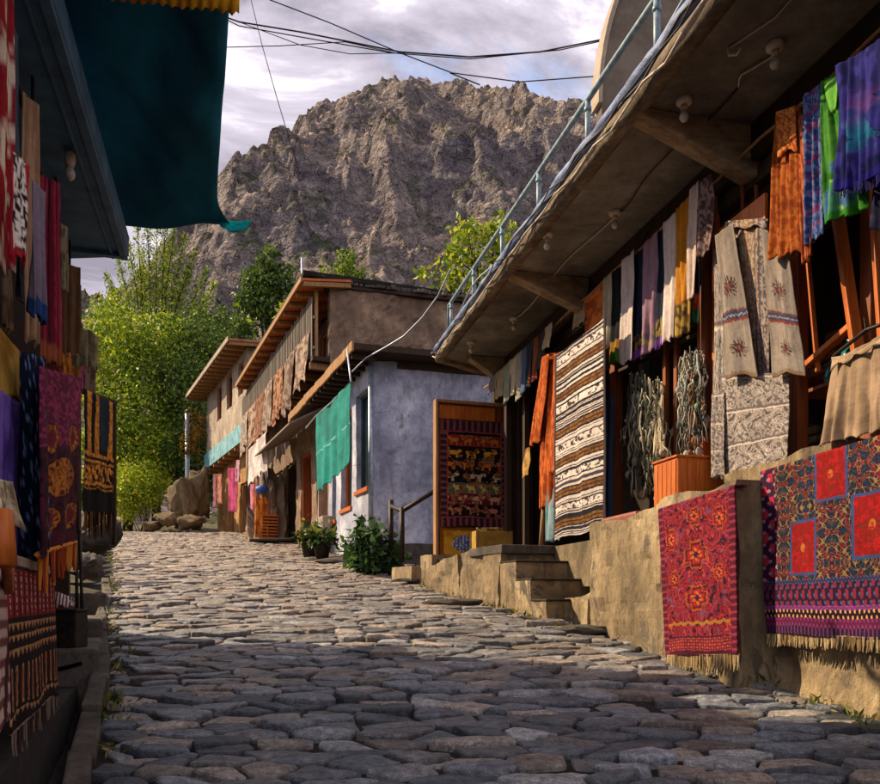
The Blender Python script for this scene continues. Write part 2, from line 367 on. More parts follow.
def hull_pts(c, r, seed, n=16):
    rs = np.random.default_rng(seed); d = rs.normal(size=(n,3)); d /= np.linalg.norm(d, axis=1)[:,None]; d *= (.8+.3*rs.random(n))[:,None]
    bm = bmesh.new(); [bm.verts.new(q) for q in d]; g = bmesh.ops.convex_hull(bm, input=bm.verts); bmesh.ops.delete(bm, geom=[x for x in g['geom_interior'] if isinstance(x, bmesh.types.BMVert)], context='VERTS')
    bmesh.ops.triangulate(bm, faces=bm.faces); bmesh.ops.subdivide_edges(bm, edges=bm.edges, cuts=5, use_grid_fill=True); bmesh.ops.triangulate(bm, faces=bm.faces)
    v = np.array([q.co[:] for q in bm.verts]); bm.verts.index_update(); f = np.array([[x.index for x in q.verts] for q in bm.faces]); bm.free()
    a = facet(v[:,0]*3+v[:,2]*2+seed, v[:,1]*3-v[:,2]*2.4, seed)*.16+(ridged(v[:,0]*5+v[:,2]*3, v[:,1]*5+v[:,2]*3+seed, seed, 3)-.5)*.10; return v*(1+a)[:,None]*np.array(r)+np.array(c), f
def leaves(centers, size, cols, seed=0, aspect=.5, droop=.3):
    """leaf quads at the given points"""
    rs = np.random.default_rng(seed); n = len(centers)
    d = rs.normal(size=(n,3)); d[:,2] -= droop; d /= np.linalg.norm(d, axis=1)[:,None]
    q = rs.normal(size=(n,3)); s = np.cross(d, q); s /= np.linalg.norm(s, axis=1)[:,None]+1e-9
    sz = size*(.4+1.1*rs.random(n)**1.5)[:,None]; nn = np.cross(d, s)*sz*.12
    p = np.asarray(centers)
    v = np.stack([p, p+d*sz*.5+s*sz*aspect*.5+nn, p+d*sz, p+d*sz*.5-s*sz*aspect*.5+nn], 1).reshape(-1, 3)
    f = np.arange(n*4).reshape(n, 4); pal = np.array([C(c) for c in cols])
    k = rs.integers(len(pal), size=n); c = pal[k]*(.75+.5*rs.random((n,1)))
    return v, f, np.repeat(c, 4, axis=0)
def clump_pts(blobs, n, seed=0, clump=.16, cl_n=14):
    """points gathered in twig-sized clumps near the surface of ellipsoids (c, r)"""
    rs = np.random.default_rng(seed); vol = np.array([b[1][0]*b[1][1]*b[1][2] for b in blobs])**.8; vol /= vol.sum(); out = []
    for (c, r), w in zip(blobs, vol):
        k = max(4, int(n*w/cl_n)); d = rs.normal(size=(k,3)); d /= np.linalg.norm(d, axis=1)[:,None]
        rad = (.35+.75*rs.random(k)**.6)[:,None]; cc = np.array(c)+d*rad*np.array(r)
        q = np.repeat(cc, cl_n, axis=0); q = q+rs.normal(size=q.shape)*clump*np.array(r).mean(); out.append(q)
    return np.concatenate(out)
def crown(parent, pts, size, cols, seed=0, name='crown', aspect=.5, droop=.3):
    v, f, c = leaves(pts, size, cols, seed, aspect, droop); return mesh(name, v, f, LEAF, parent, False, 0, None, c)
BARK = plaster('tree_bark', '#2c241b', '#54463a', '#75665a', 6, .95, .9, .02, 40, (1,1,.3))
def limb_tree(name, label, cat, base, top, r, blobs, n, size, cols, seed=0, group=None, aspect=.5, droop=.3, clump=.16, cl_n=14, extra=None):
    t = thing(name, label, cat, base, group); rs = np.random.default_rng(seed); base = Vector(base); top = Vector(top)
    m = MB(); mid = base.lerp(top, .5)+Vector((rs.normal()*.15, rs.normal()*.15, 0)); m.tube([base-Vector((0,0,.3)), mid, top], [r, r*.75, r*.4], 9); m.build('trunk', BARK, t, True)
    m = MB()
    for c, rr in blobs:
        c = Vector(c); s = base.lerp(top, .35+.6*rs.random()); k = s.lerp(c, .5)+Vector((0,0,-.1*(c-s).length)); m.tube([s, k, c], [r*.4, r*.25, r*.08], 6)
        for q in range(4):
            e = c+Vector(rs.normal(size=3)*np.array(rr)*.6); m.tube([k.lerp(c,.5), e], [r*.16, r*.04], 5)
    m.build('branches', BARK, t, True)
    p = clump_pts(blobs, n, seed, clump, cl_n)
    if extra is not None: p = np.concatenate([p, extra])
    crown(t, p, size, cols, seed, 'crown', aspect, droop); return t
def sheet(name, xs, ys, zf, mat, kind='structure', smooth=True, cols=None):
    X, Y = np.meshgrid(xs, ys); Z = zf(X, Y); i = np.arange(X.size).reshape(X.shape)
    f = np.stack([i[:-1,:-1], i[:-1,1:], i[1:,1:], i[1:,:-1]], -1).reshape(-1, 4)
    o = mesh(name, np.stack([X,Y,Z], -1).reshape(-1,3), f, mat, None, smooth, 0, (0,0,0), cols); return tag(o, kind=kind)
zgv = np.vectorize(zg)

# ================================================================== THE SETTING
# camera
cam = bpy.data.cameras.new('camera'); co = bpy.data.objects.new('camera', cam); COL.objects.link(co); S.camera = co
co.location = (0, 0, EZ); co.rotation_euler = (math.radians(90), 0, 0); cam.sensor_width = 36; cam.lens = 36*F/880; cam.shift_y = (HY-392)/880; cam.clip_end = 6000; cam.clip_start = .05
# light
SUN = Vector((-.93, .36, 0)).normalized(); EL = math.radians(37)
sd = Vector((SUN.x*math.cos(EL), SUN.y*math.cos(EL), math.sin(EL)))
sl = bpy.data.lights.new('sun', 'SUN'); sl.energy = 3.5; sl.angle = math.radians(.6); sl.color = (1, .78, .51); so = bpy.data.objects.new('sun', sl); COL.objects.link(so)
so.rotation_euler = sd.to_track_quat('Z', 'Y').to_euler()
w = bpy.data.worlds.new('World'); S.world = w; w.use_nodes = True; nt = w.node_tree; bg = nt.nodes['Background']
def wn(k, **kw):
    x = nt.nodes.new(k)
    for a, b in kw.items(): setattr(x, a, b)
    return x
sky = wn('ShaderNodeTexSky', sky_type='NISHITA', sun_disc=False, sun_elevation=EL, sun_rotation=math.atan2(SUN.x, SUN.y), air_density=1.0, dust_density=1.5, ozone_density=2)
tc = wn('ShaderNodeTexCoord'); sp = wn('ShaderNodeSeparateXYZ'); nt.links.new(tc.outputs['Generated'], sp.inputs[0])
def mth(op, a, b=None):
    x = wn('ShaderNodeMath', operation=op)
    for v, i in ((a,0),(b,1)):
        if v is None: continue
        if isinstance(v, (int,float)): x.inputs[i].default_value = v
        else: nt.links.new(v, x.inputs[i])
    return x.outputs[0]
den = mth('ADD', mth('MAXIMUM', sp.outputs[2], 0), .22); cb = wn('ShaderNodeCombineXYZ')
nt.links.new(mth('DIVIDE', sp.outputs[0], den), cb.inputs[0]); nt.links.new(mth('DIVIDE', sp.outputs[1], den), cb.inputs[1])
def wnoise(sc, det, dist=0, off=(0,0,0), rough=.58):
    mp = wn('ShaderNodeMapping'); mp.inputs['Location'].default_value = off; nt.links.new(cb.outputs[0], mp.inputs[0])
    x = wn('ShaderNodeTexNoise'); x.inputs['Scale'].default_value = sc; x.inputs['Detail'].default_value = det; x.inputs['Distortion'].default_value = dist; x.inputs['Roughness'].default_value = rough
    nt.links.new(mp.outputs[0], x.inputs['Vector']); return x.outputs['Fac']
def wramp(f, st):
    x = wn('ShaderNodeValToRGB'); e = x.color_ramp.elements
    while len(e) < len(st): e.new(.5)
    for q, (p, c) in zip(e, st): q.position = p; q.color = (*c, 1)
    nt.links.new(f, x.inputs[0]); return x.outputs[0]
def wmix(f, a, b):
    x = wn('ShaderNodeMix', data_type='RGBA')
    for v, i in ((f,0),(a,6),(b,7)):
        if isinstance(v, tuple): x.inputs[i].default_value = (*v, 1)
        else: nt.links.new(v, x.inputs[i])
    return x.outputs[2]
SKYOFF = (1.3, .4, 0)
cover = wramp(wnoise(1.6, 8, .3, SKYOFF), [(.31, (0,0,0)), (.43, (1,1,1))])
body = wramp(wnoise(2.6, 12, .5, (4.2, 1.1, 0), .62), [(.37, (1.15,1.05,1.3)), (.51, (2.4,2.2,2.55)), (.66, (5.9,5.35,5.5))])
nt.links.new(wmix(cover, sky.outputs[0], body), bg.inputs[0]); bg.inputs[1].default_value = .15
S.view_settings.view_transform = 'Standard'; S.view_settings.look = 'None'; S.view_settings.exposure = 1.2; S.view_settings.gamma = 1; S.view_settings.use_curve_mapping = False
S.render.engine = 'CYCLES'; S.cycles.max_bounces = 6; S.cycles.use_denoising = True

# ground to the horizon, under everything
def base_z(X, Y):
    z = zgv(np.clip(Y, -20, 400))-.5
    far = np.clip((np.hypot(X, Y-20)-70)/400, 0, 1); return z+far*14-np.clip(np.hypot(X,Y)-900, 0, None)*.01
ax = np.concatenate([np.linspace(-3000,-60,24)[:-1], np.linspace(-60,60,81), np.linspace(60,3000,24)[1:]]); ay = np.concatenate([np.linspace(-1500,-10,12)[:-1], np.linspace(-10,80,91), np.linspace(80,4000,30)[1:]])
sheet('ground', ax, ay, base_z, DIRT)

# the cobbled street: irregular flat-topped stones laid in a bed
def left_b(Y): return -.074-.405*Y+.03*math.sin(Y*1.3)
def right_b(Y):
    if Y < 7.9: return 3.75-.2375*Y
    if Y < 12.2: return 4.35-.374*Y
    if Y < 17.2: return 5.35-.39*Y+max(0,(17.2-Y))*.25*0+ .9*max(0, 1-abs(Y-14.5)/2.6)
    if Y < 20.8: return 5.35-.39*Y
    if Y < 31.5: return 5.98-.42*Y
    return 8.5-.5*Y
def crossz(X, Y):   # gentle crown and dips of the street surface
    return (fbm(X*.35+9, Y*.35+4, 31, 3)-.5)*.12
street = []
ys = np.arange(1.2, 46, .25)
sv = []; 
for y in ys:
    a, b = left_b(y)-.02, right_b(y)+.25
    for k in range(25):
        x = a+(b-a)*k/24; sv.append((x, y, zg(y)-.03+float(crossz(np.array(x), np.array(y)))))
i = np.arange(len(sv)).reshape(len(ys), 25); bf = np.stack([i[:-1,:-1], i[:-1,1:], i[1:,1:], i[1:,:-1]], -1).reshape(-1,4)
tag(mesh('street_bed', sv, bf, DIRT, None, True, 0, (0,0,0)), kind='structure')
pts = []
sx, sy = .315, .142
row = 0; y = 1.4
while y < 45:
    x = left_b(y)-.25+(row%2)*sx*.5+random.uniform(-.1,.1); hi = right_b(y)+.25
    while x < hi+.3:
        pts.append((x+random.uniform(-.13,.13), y+random.uniform(-.06,.06))); x += sx*random.choice((.7,.85,1,1,1.15,1.35))
    y += sy*random.uniform(.85,1.2); row += 1
pts = np.array(pts); AN = 1.9        # stones are wider than deep
PA = pts*np.array([1/AN, 1]); SV = []; SF = []; SC = []
pal = [C(c) for c in ('#5c6166','#6a6e72','#777675','#82796f','#7d8083','#8f857a','#63676a','#54595d','#968a7c','#6e7276','#8a8a88','#5f6468')]
def clip(poly, n, d):
    out = []
    for k in range(len(poly)):
        a, b = poly[k], poly[(k+1)%len(poly)]; da, db = a@n-d, b@n-d
        if da <= 0: out.append(a)
        if (da < 0) != (db < 0) and abs(da-db) > 1e-12: out.append(a+(b-a)*(da/(da-db)))
    return out
for k in range(len(pts)):
    p = PA[k]; x0, y0 = pts[k]
    if x0 < left_b(y0)-.02 or x0 > right_b(y0)+.12: continue
    dd = np.hypot(*(PA-p).T); nb = np.argpartition(dd, 18)[:18]; nb = nb[np.argsort(dd[nb])][1:17]; nb = nb[dd[nb] < 1.2]
    poly = [p+np.array(q)*.36 for q in ((-1,-1),(1,-1),(1,1),(-1,1))]
    for j in nb:
        n = PA[j]-p; L = np.linalg.norm(n); n = n/L; poly = clip(poly, n, n@p+L/2-random.uniform(.003,.010))
        if len(poly) < 3: break
    if len(poly) < 3: continue
    q = np.array(poly)*np.array([AN,1]); q[:,0] = np.maximum(q[:,0], left_b(y0)+.01)
    for it in range(1):
        r = []
        for m in range(len(q)):
            a, b = q[m], q[(m+1)%len(q)]; k1 = random.uniform(.06,.17); k2 = random.uniform(.06,.17); r += [a*(1-k1)+b*k1, a*k2+b*(1-k2)]
        q = np.array(r)
    if y0 < 20:      # break the long sides into chipped edges
        r = []
        for m in range(len(q)):
            a, b = q[m], q[(m+1)%len(q)]; L = np.hypot(*(b-a)); nn = max(1, int(L/(.05 if y0 < 9 else .09)))
            r += [a+(b-a)*h/nn for h in range(nn)]
        q = np.array(r)
    c = q.mean(0); area = np.ptp(q[:,0])*np.ptp(q[:,1])
    if area < .01: continue
    zc = zg(y0)+float(crossz(np.array(x0), np.array(y0)))+random.gauss(0,.014); tx, ty = random.gauss(0,.035), random.gauss(0,.045); m = len(q); base = len(SV); sd_ = random.randrange(999)
    nj = (fbm(q[:,0]*11+sd_, q[:,1]*11, sd_, 3)-.62)*.10
    for sc, dz in ((0,-.10),(0,-.012),(.007,-.002),(.022,.001),(.5,.003)):
        rad_ = np.hypot(*(q-c).T); sc2 = .5 if sc == .5 else 1-sc/np.maximum(rad_, .03); rr = c+(q-c)*(sc2+nj*(sc<.5))[:,None]; zz = zc+.12*(rr[:,1]-y0)+(rr[:,0]-c[0])*tx+(rr[:,1]-c[1])*ty+dz
        if dz > -.02: zz = zz+(fbm(rr[:,0]*7+sd_, rr[:,1]*9+sd_, sd_, 3)-.5)*(.022 if dz > 0 else .020)
        SV += np.column_stack([rr, zz]).tolist()
    SV.append((c[0], c[1], zc+.012+random.gauss(0,.004)))
    for t in range(4): SF += [(base+t*m+a, base+t*m+(a+1)%m, base+(t+1)*m+(a+1)%m, base+(t+1)*m+a) for a in range(m)]
    SF += [(base+4*m+a, base+4*m+(a+1)%m, base+5*m) for a in range(m)]
    sun_tint = float(np.clip((y0-5)/9, 0, 1)); col = pal[random.randrange(len(pal))]*random.uniform(.5,1.2)
    col = col*(1-.35*sun_tint)+C('#a08a72')*.35*sun_tint*random.uniform(.7,1.15)  # stone colour painted bluish for the shaded near street, tan for the sunlit part
    col = col*(1.5-.1*sun_tint)*np.array([.92+.1*sun_tint,.97+.02*sun_tint,1.06-.1*sun_tint]); SC += [tuple(col*.35)]*m+[tuple(col)]*(4*m+1)
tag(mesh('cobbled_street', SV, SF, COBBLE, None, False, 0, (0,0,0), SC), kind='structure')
# loose pebbles and grit in the joints along both edges
pb = MB()
for k in range(300):
    y = random.uniform(2.2, 22)**1.0; e = random.random() < .82
    x = right_b(y)-.12-abs(random.gauss(0,.18)) if e else left_b(y)+.04+abs(random.gauss(0,.08))
    v, f = ICO2; r = random.uniform(.006,.022); vv = v*np.array([r*1.3,r,r*.7])+np.array([x,y,zg(y)+float(crossz(np.array(x),np.array(y)))+.012]); pb.add(vv, f.tolist())
tag(pb.build('grit', GREYSTONE, None, False), kind='stuff')

# mountain
def sky_px(px):
    xs = [-600,-200,0,120,195,228,260,300,340,365,395,410,430,458,490,520,545,595,640,700,800,1000,1500]
    yv = [430,380,330,275,215,157,135,112,92,80,79,75,78,84,82,81,93,103,125,160,215,290,420]
    return np.interp(px, xs, yv)
mx = np.concatenate([np.arange(-640,-330,5), np.arange(-330, 330, 1.45), np.arange(330,760,5)]); my = np.concatenate([np.arange(120, 430, 2.4), np.arange(430, 720, 1.4), np.arange(720, 1000, 8)])
def mount_z(X, Y):
    Yr = 640+40*(fbm(X/160, X*0+3, 5, 3)-.5)
    px = CX+F*X/Yr; H = EZ+(HY-sky_px(px))/F*Yr
    s = np.clip((Y-130)/(Yr-130), 0, None); g = np.where(s < 1, s**1.15, 1-1.1*(s-1)); h = H*g
    wx = X+40*(fbm(X/90, Y/90, 7, 3)-.5); wy = Y+40*(fbm(X/90+9, Y/90+4, 8, 3)-.5)
    amp = np.clip(s*1.6, 0, 1)*np.clip(1.25-s*.8, .28, 1)
    sh = np.exp(-(((X-30)/75)**2+((Y-455)/60)**2))*36+np.exp(-(((X+95)/60)**2+((Y-400)/50)**2))*22
    r1 = ridged(wx/150+.3, wy/210, 21, 3)-.42; r2 = ridged(wx/44+X*.004, wy/150, 22, 4)-.42; r3 = ridged((wx+.35*wy)/15, wy/42, 23, 4)-.42; r4 = ridged((X-.4*Y)/7, Y/15, 24, 3)-.42
    r5 = ridged((wx*.85+wy*.5)/95+.6, (wy*.8-wx*.5)/230, 51, 3)-.42; big = np.clip(s*1.5,0,1)*np.clip(1.6-1.15*s,.18,1); h = h+big*(85*r1+62*r5)+amp*(24*r2+8*r3+2*r4)+sh*amp
    # step the slopes into crags
    st = 13+9*fbm(X/60, Y/60, 29, 2); q = h/st; fq = q-np.floor(q); h2 = (np.floor(q)+fq**2.2)*st; h = h*.5+h2*.5
    h = h+np.clip(amp*1.2,.45,1)*(8*facet(wx/34, wy/60, 41)+5.6*facet((X+.3*Y)/13, Y/22, 43)+3.2*facet(X/5.2, Y/8, 45)+1.0*facet(X/2.9, Y/4.5, 47))
    h = h+1.6*(fbm(X/4.5, Y/6, 33, 3)-.5)*2*amp
    # scale the slopes so that the crest follows the real skyline, smoothed so that single crags stay
    pp_ = np.clip(((CX+F*X/Y)+700)/12, 0, 219).astype(int); el = np.where(h > 0, (h-EZ)/Y, 0); mxe = np.full(220, 1e-3); np.maximum.at(mxe, pp_.ravel(), el.ravel())
    want = (HY-sky_px(np.arange(220)*12-694))/F; fac = np.clip(want/mxe, .5, 1.6); fac = np.convolve(np.pad(fac, 3, 'edge'), np.ones(7)/7, 'valid'); fx = (CX+F*X/Y+694)/12; return h*np.interp(fx, np.arange(220), fac)
t = NT('mountain_rock'); cco = t.co(); geo = t.n('ShaderNodeNewGeometry'); sx_ = t.n('ShaderNodeSeparateXYZ'); t.l(geo.outputs['Normal'], sx_.inputs[0])
n1 = t.noise(cco, .018, 8, .65, .4); n2 = t.noise(cco, .09, 8, .7); n3 = t.noise(cco, .5, 6, .7)
col = t.ramp(n2, [(.34, lin('#37353a')), (.5, lin('#787272')), (.64, lin('#ada49e'))]); col = t.mix(.5, col, t.ramp(n1, [(.35, lin('#56505a')), (.65, lin('#948678'))]))
scree = t.ramp(sx_.outputs[2], [(.6, (0,0,0)), (.85, (1,1,1))]); col = t.mix(t.mix(1.0, scree, t.ramp(n1, [(.44,(0,0,0)),(.56,(.85,.85,.85))]), 'MULTIPLY'), col, lin('#c0a892'))
vg = t.mix(1.0, t.ramp(sx_.outputs[2], [(.45,(0,0,0)),(.7,(1,1,1))]), t.ramp(t.noise(cco, .03, 8, .7), [(.49,(0,0,0)),(.57,(.9,.9,.9))]), 'MULTIPLY'); col = t.mix(vg, col, lin('#3e452f'))
vo = t.n('ShaderNodeTexVoronoi'); vo.inputs['Scale'].default_value = .30; t.l(cco, vo.inputs['Vector']); col = t.mix(.35, col, t.ramp(vo.outputs['Color'], [(.2,(.2,.19,.22)),(.8,(.75,.73,.7))]), 'OVERLAY')
v2_ = t.n('ShaderNodeTexVoronoi'); v2_.inputs['Scale'].default_value = .8; t.l(cco, v2_.inputs['Vector']); b = t.bump(vo.outputs['Distance'], 1.0, 3.2); b = t.bump(v2_.outputs['Distance'], .9, 1.2, b); b = t.bump(n2, .7, 2.0, b); b = t.bump(n3, .8, .8, b); ROCK = t.fin(col, .95, b, 0, .1)
sheet('mountain', mx, my, mount_z, ROCK, smooth=False)
# bank that closes the street on the left
BANK = plaster('grassy_bank', '#37351f', '#5f5a36', '#857550', 1.6, .95, .9, .04)
def bank_z(X, Y):
    e = -.074-.405*Y-.35-X; d = np.clip(e, 0, None); ahead = np.clip(Y-39-.18*X*0, 0, None)
    return zgv(np.clip(Y,0,80))-.14+np.clip(d*.28, 0, 3.2)+np.clip(ahead*.10, 0, 5)+(fbm(X*.5, Y*.5, 3, 4)-.5)*.5*np.clip(d+ahead*.4, 0, 1)
bx = np.arange(-46, 14, .7); by = np.arange(7.2, 80, .7)
X_, Y_ = np.meshgrid(bx, by); keep = (X_ < left_b(1)*0-.074-.405*Y_-.1) | (Y_ > 42)
i = np.arange(X_.size).reshape(X_.shape); f = np.stack([i[:-1,:-1], i[:-1,1:], i[1:,1:], i[1:,:-1]], -1).reshape(-1,4); f = f[keep.ravel()[f].all(1)]
tag(mesh('bank', np.stack([X_,Y_,bank_z(X_,Y_)],-1).reshape(-1,3), f, BANK, None, True, 0, (0,0,0)), kind='structure')

# weeds and dry grass in the joints at the foot of the walls
wp = []; rs = np.random.default_rng(77)
for k in range(150):
    y = rs.uniform(3.2, 19); e = rs.random() < .75; x = (right_b(y)-.13+rs.normal()*.05) if e else left_b(y)+.03+abs(rs.normal())*.03
    n = rs.integers(5, 22); wp.append(np.array([x, y, zg(y)+float(crossz(np.array(x), np.array(y)))-.005])+rs.normal(size=(n,3))*np.array([.05,.06,.012])*rs.uniform(.5,1.4))
v, f, c = leaves(np.concatenate(wp), .075, ['#4a5a28','#6a7034','#8a7a44','#3c4a24','#9a8a58'], 78, .22, -1.2); tag(mesh('weeds', v, f, LEAF, None, False, 0, (0,0,0), c), kind='stuff')
# ================================================================== LEFT SIDE
def bands(stops):   # horizontal bands down the cloth: list of (v_end, hex)
    def fn(u, v):
        c = np.zeros(u.shape+(3,)); prev = -9
        for e, h in stops:
            k = (v > prev) & (v <= e); c[k] = C(h); prev = e
        return c
    return fn
def stripes_u(hexes, n):
    P = np.array([C(h) for h in hexes])
    return lambda u, v: P[(np.floor(u*n).astype(int)) % len(P)]
def mottled(a, b, su=8, sv=14, s=3, th=.5, soft=.08):
    A, B = C(a), C(b)
    def fn(u, v):
        k = np.clip((fbm(u*su, v*sv, s, 3)-th)/soft+.5, 0, 1)[...,None]; return A*(1-k)+B*k
    return fn
def put(c, mask, h): c[mask] = C(h)

# low platform, gutter, kerb
shopL = thing('bazaar_shop', 'dark left bazaar shop with a blue painted canopy over its raised stone floor', 'shop', LP.P(2, .6, -1))
wall('plinth', LP, -3.5, 2.6, .1, .63, 1.2, DARKSTONE, shopL, 0, amp=.02, seed=2)
m = MB(); m.pbox(LP, -3.5, 4.4, .3, .56, -3.2, -1.2); m.build('floor', DARKSTONE, shopL)
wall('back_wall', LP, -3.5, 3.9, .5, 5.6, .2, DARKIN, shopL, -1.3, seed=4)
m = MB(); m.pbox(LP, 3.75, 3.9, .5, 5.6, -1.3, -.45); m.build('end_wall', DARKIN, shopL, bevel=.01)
# canopy
cz = 3.83
near0, far0 = Vector((-1.33, 2.2, cz)), Vector((-2.34, 6.02, cz))
inn = LP.P(LP.t(74), cz, -.06); fi = Vector((-2.86, 5.85, cz)); ni = Vector((-2.3, 1.6, cz))
m = MB(); q = [near0, far0, LP.P(2.0, cz, -1.6)+Vector((0,.3,0)), LP.P(-3.0, cz, -1.6)]; m.prism(q, (0,0,.16)); m.build('canopy', BLUESOFF, shopL, bevel=.008)
d = (far0-near0).normalized(); m = MB()
m.beam(near0+Vector((-.035,0,-.012)), far0+Vector((-.035,0,-.012)), .05, .03); m.beam(near0+Vector((-.12,0,-.006)), far0+Vector((-.12,0,-.006)), .02, .02)
m.build('canopy_edging', BLUESOFF, shopL, bevel=.004)
m = MB(); m.beam(far0+Vector((-.02,-.05,-.015)), far0+Vector((-.75,-.26,-.015)), .05, .03); m.build('canopy_edging', BLUESOFF, shopL)
m = MB(); m.tube([LP.P(-2.2, 3.52, -.06), LP.P(2.75, 3.52, -.06)], .014, 6)
for tt in (-1.6, -.6, .4, 1.3, 2.2): m.tube([LP.P(tt, 3.52, -.06), LP.P(tt, 3.84, -.06)], .008, 5)
m.build('hanging_rail', IRON, shopL)
m = MB(); m.pbox(LP, 2.6, 2.72, .6, 3.84, -.3, -.18); m.build('post', DWOOD, shopL, bevel=.008)
m = MB(); m.pbox(LP, .1, .22, .6, 3.84, -.62, -.5); m.build('post', DWOOD, shopL, bevel=.008)
# small white lamp under canopy
p = at(70, 197, 4.6); lb = thing('canopy_lamp', 'small white lamp hanging under the blue canopy on the left', 'lamp', (p.x, p.y, 3.83))
MB().lathe((p.x, p.y, 3.74), [(.015,.09),(.03,.07),(.03,.03),(.02,.0)], 12).build('socket', PORC, lb, True)
MB().lathe((p.x, p.y, 3.66), [(.005,0),(.024,.015),(.03,.04),(.018,.08)], 12).build('bulb', GLASSB, lb, True)
# teal tarp over the street side of the canopy
TARP = fabric_mat('tarp_cloth', .3)
def tarp_mesh():
    nu, nv = 60, 110; v1 = np.linspace(0,1,nv); u1 = np.linspace(0,1,nu); V, U = np.meshgrid(v1, u1, indexing='ij')
    yy = 2.6+(6.32-2.6)*V; xin = -1.66-.262*(yy-2.4); xo = -.60-.292*(yy-2.4)+.02*np.sin(5*V)
    X = xin+(xo-xin)*U; Y = yy+.05*np.sin(3*U)
    Z = 4.25+.05*U**2-.05*np.sin(np.pi*U)+.05*np.sin(9*U+6*V)*U*(1-U)*4*.5+.05*np.sin(14*(V-.55*U)+2*fbm(U*2,V*3,8,2))*np.sin(np.pi*U)+.02*np.sin(31*(V-.8*U))*U+.05*(fbm(U*3,V*5,5,3)-.5)
    lip = np.clip((V-.93)/.07, 0, 1)**2; Zf = 4.20+.03*U+.012*np.sin(9*U); Z = Z+(Zf-Z)*np.clip((V-.75)/.25,0,1)**1.5; e = np.clip((U-.93)/.07, 0, 1)**2; Z = Z+.045*e
    corner = np.clip((U-.82)/.18,0,1)*np.clip((V-.9)/.1,0,1); X = X+.10*corner**3; Z = Z-.05*corner**3
    c = mottled('#154c60', '#1d6478', 4, 6, 4, .5, .4)(U, V)
    i = np.arange(nu*nv).reshape(nv,nu); f = np.stack([i[:-1,:-1], i[1:,:-1], i[1:,1:], i[:-1,1:]], -1).reshape(-1,4)
    o = mesh('tarp', np.stack([X,Y,Z],-1).reshape(-1,3), f, TARP, None, True, 0, None, c.reshape(-1,3)); m = o.modifiers.new('t','SOLIDIFY'); m.thickness = .004; return o
TPO = tarp_mesh()
tag(TPO, 'dark teal tarp stretched from the canopy over the street', 'tarp')
cloth('corner_flap', [at(219,221,6.30), at(252,221,6.42), at(245,233,6.40), at(222,229,6.30)], const('#1f9aa0'), parent=TPO, nu=14, nv=8, folds=1, amp=.02, hem=.01, mat=fabric_mat('sunlit_flap', .5))  # tarp corner in a brighter turquoise, standing in for sunlight on it
cloth('curtain', [Vector((-1.62,3.78,4.62)), Vector((-.94,3.78,4.62)), Vector((-.955,3.8,4.03)), Vector((-1.62,3.8,4.115))], mottled('#a86a12','#c98a1e',6,3,2), 'orange yellow cloth edge hanging above the teal tarp', 'cloth', nu=60, nv=12, folds=14, amp=.012, hem=.012)
m = MB(); m.tube([Vector((-2.5,3.82,4.63)), Vector((-.93,3.8,4.63))], .015, 6); m.tube([Vector((-2.45,3.82,3.95)), Vector((-2.45,3.82,4.66))], .02, 6); tag(m.build('tarp_pole', IRON, None, True), 'thin iron pole carrying the orange cloth edge above the tarp', 'pole')

# garments on the left rail.  frontal cloths, each at its own place along the rail
def fcl(name, px0, px1, yt, yb, colfn, label, cat, off=-.02, w=1.0, **k):
    pm = (px0+px1)/2; c = LP.W(pm, yt, off); Y = c.y; g = k.pop('group', 'garments hanging on the left rail')
    a, b = at(px0, yt, Y-.05), at(px1, yt, Y+.05)
    zt = k.pop('zt', None) or a.z; zb = EZ+(HY-yb)/F*Y
    A = Vector((a.x, a.y, zt)); B = Vector((b.x, b.y, zt)); D = Vector((a.x, a.y, zb)); E = Vector((b.x, b.y, zb))
    k.setdefault('nu', 22); k.setdefault('nv', 36); k.setdefault('folds', 2.2); k.setdefault('amp', .02)
    return cloth(name, [A, B, E, D], lambda u, v: colfn(u, v)*1.3, label, cat, g, **k)  # cloth colours brightened to make up for weak fill light in the stall
Z35 = 3.5
fcl('scarf', -6, 11, 110, 268, mottled('#7c1d22','#b9a58e',9,16,2,.6), 'red and cream patterned scarf, leftmost on the left rail', 'scarf', zt=Z35)
fcl('scarf', 8, 17, 110, 240, const('#3a4149'), 'slate grey scarf beside the red scarf on the left rail', 'scarf', zt=Z35)
def whiteprint(u, v):
    c = mottled('#c6bcae','#1f1a1c',11,26,6,.5,.02)(u,v); c[(u<.12)|(u>.88)|(v>.92)] = C('#8e1f26'); return c
fcl('scarf', 11, 26, 150, 258, whiteprint, 'black and white print scarf with a red border on left', 'scarf', off=.05)
fcl('shawl', 22, 38, 170, 342, mottled('#7d6149','#93755a',5,3,3), 'long tan shawl on the left rail', 'shawl', zt=Z35)
fcl('shawl', 33, 45, 180, 318, bands([(.86,'#6c5f6a'),(2,'#23385f')]), 'mauve grey shawl with a dark blue hem on left rail', 'shawl', off=.06)
def redstripe(u, v):
    c = stripes_u(['#6d1f28','#8e2b3c','#5a1530','#8c3440','#42122a'], 9)(u, v); c[v>.9] = C('#8a4a30'); return c
fcl('shawl', 39, 60, 190, 364, redstripe, 'maroon shawl with magenta stripes on left rail', 'shawl', zt=Z35, fold_fn=None)
fcl('scarf', 53, 68, 205, 288, mottled('#57513f','#7b7358',6,8,9), 'short olive grey scarf between shawls on left rail', 'scarf', zt=Z35)
fcl('shawl', 61, 80, 235, 354, const('#604730'), 'brown shawl beside the olive coat on left rail', 'shawl', zt=Z35)
def coatprof(v): s = np.clip(v/.16, 0, 1); return (.5-.18-.32*s**.7, .5+.18+.32*s**.7)
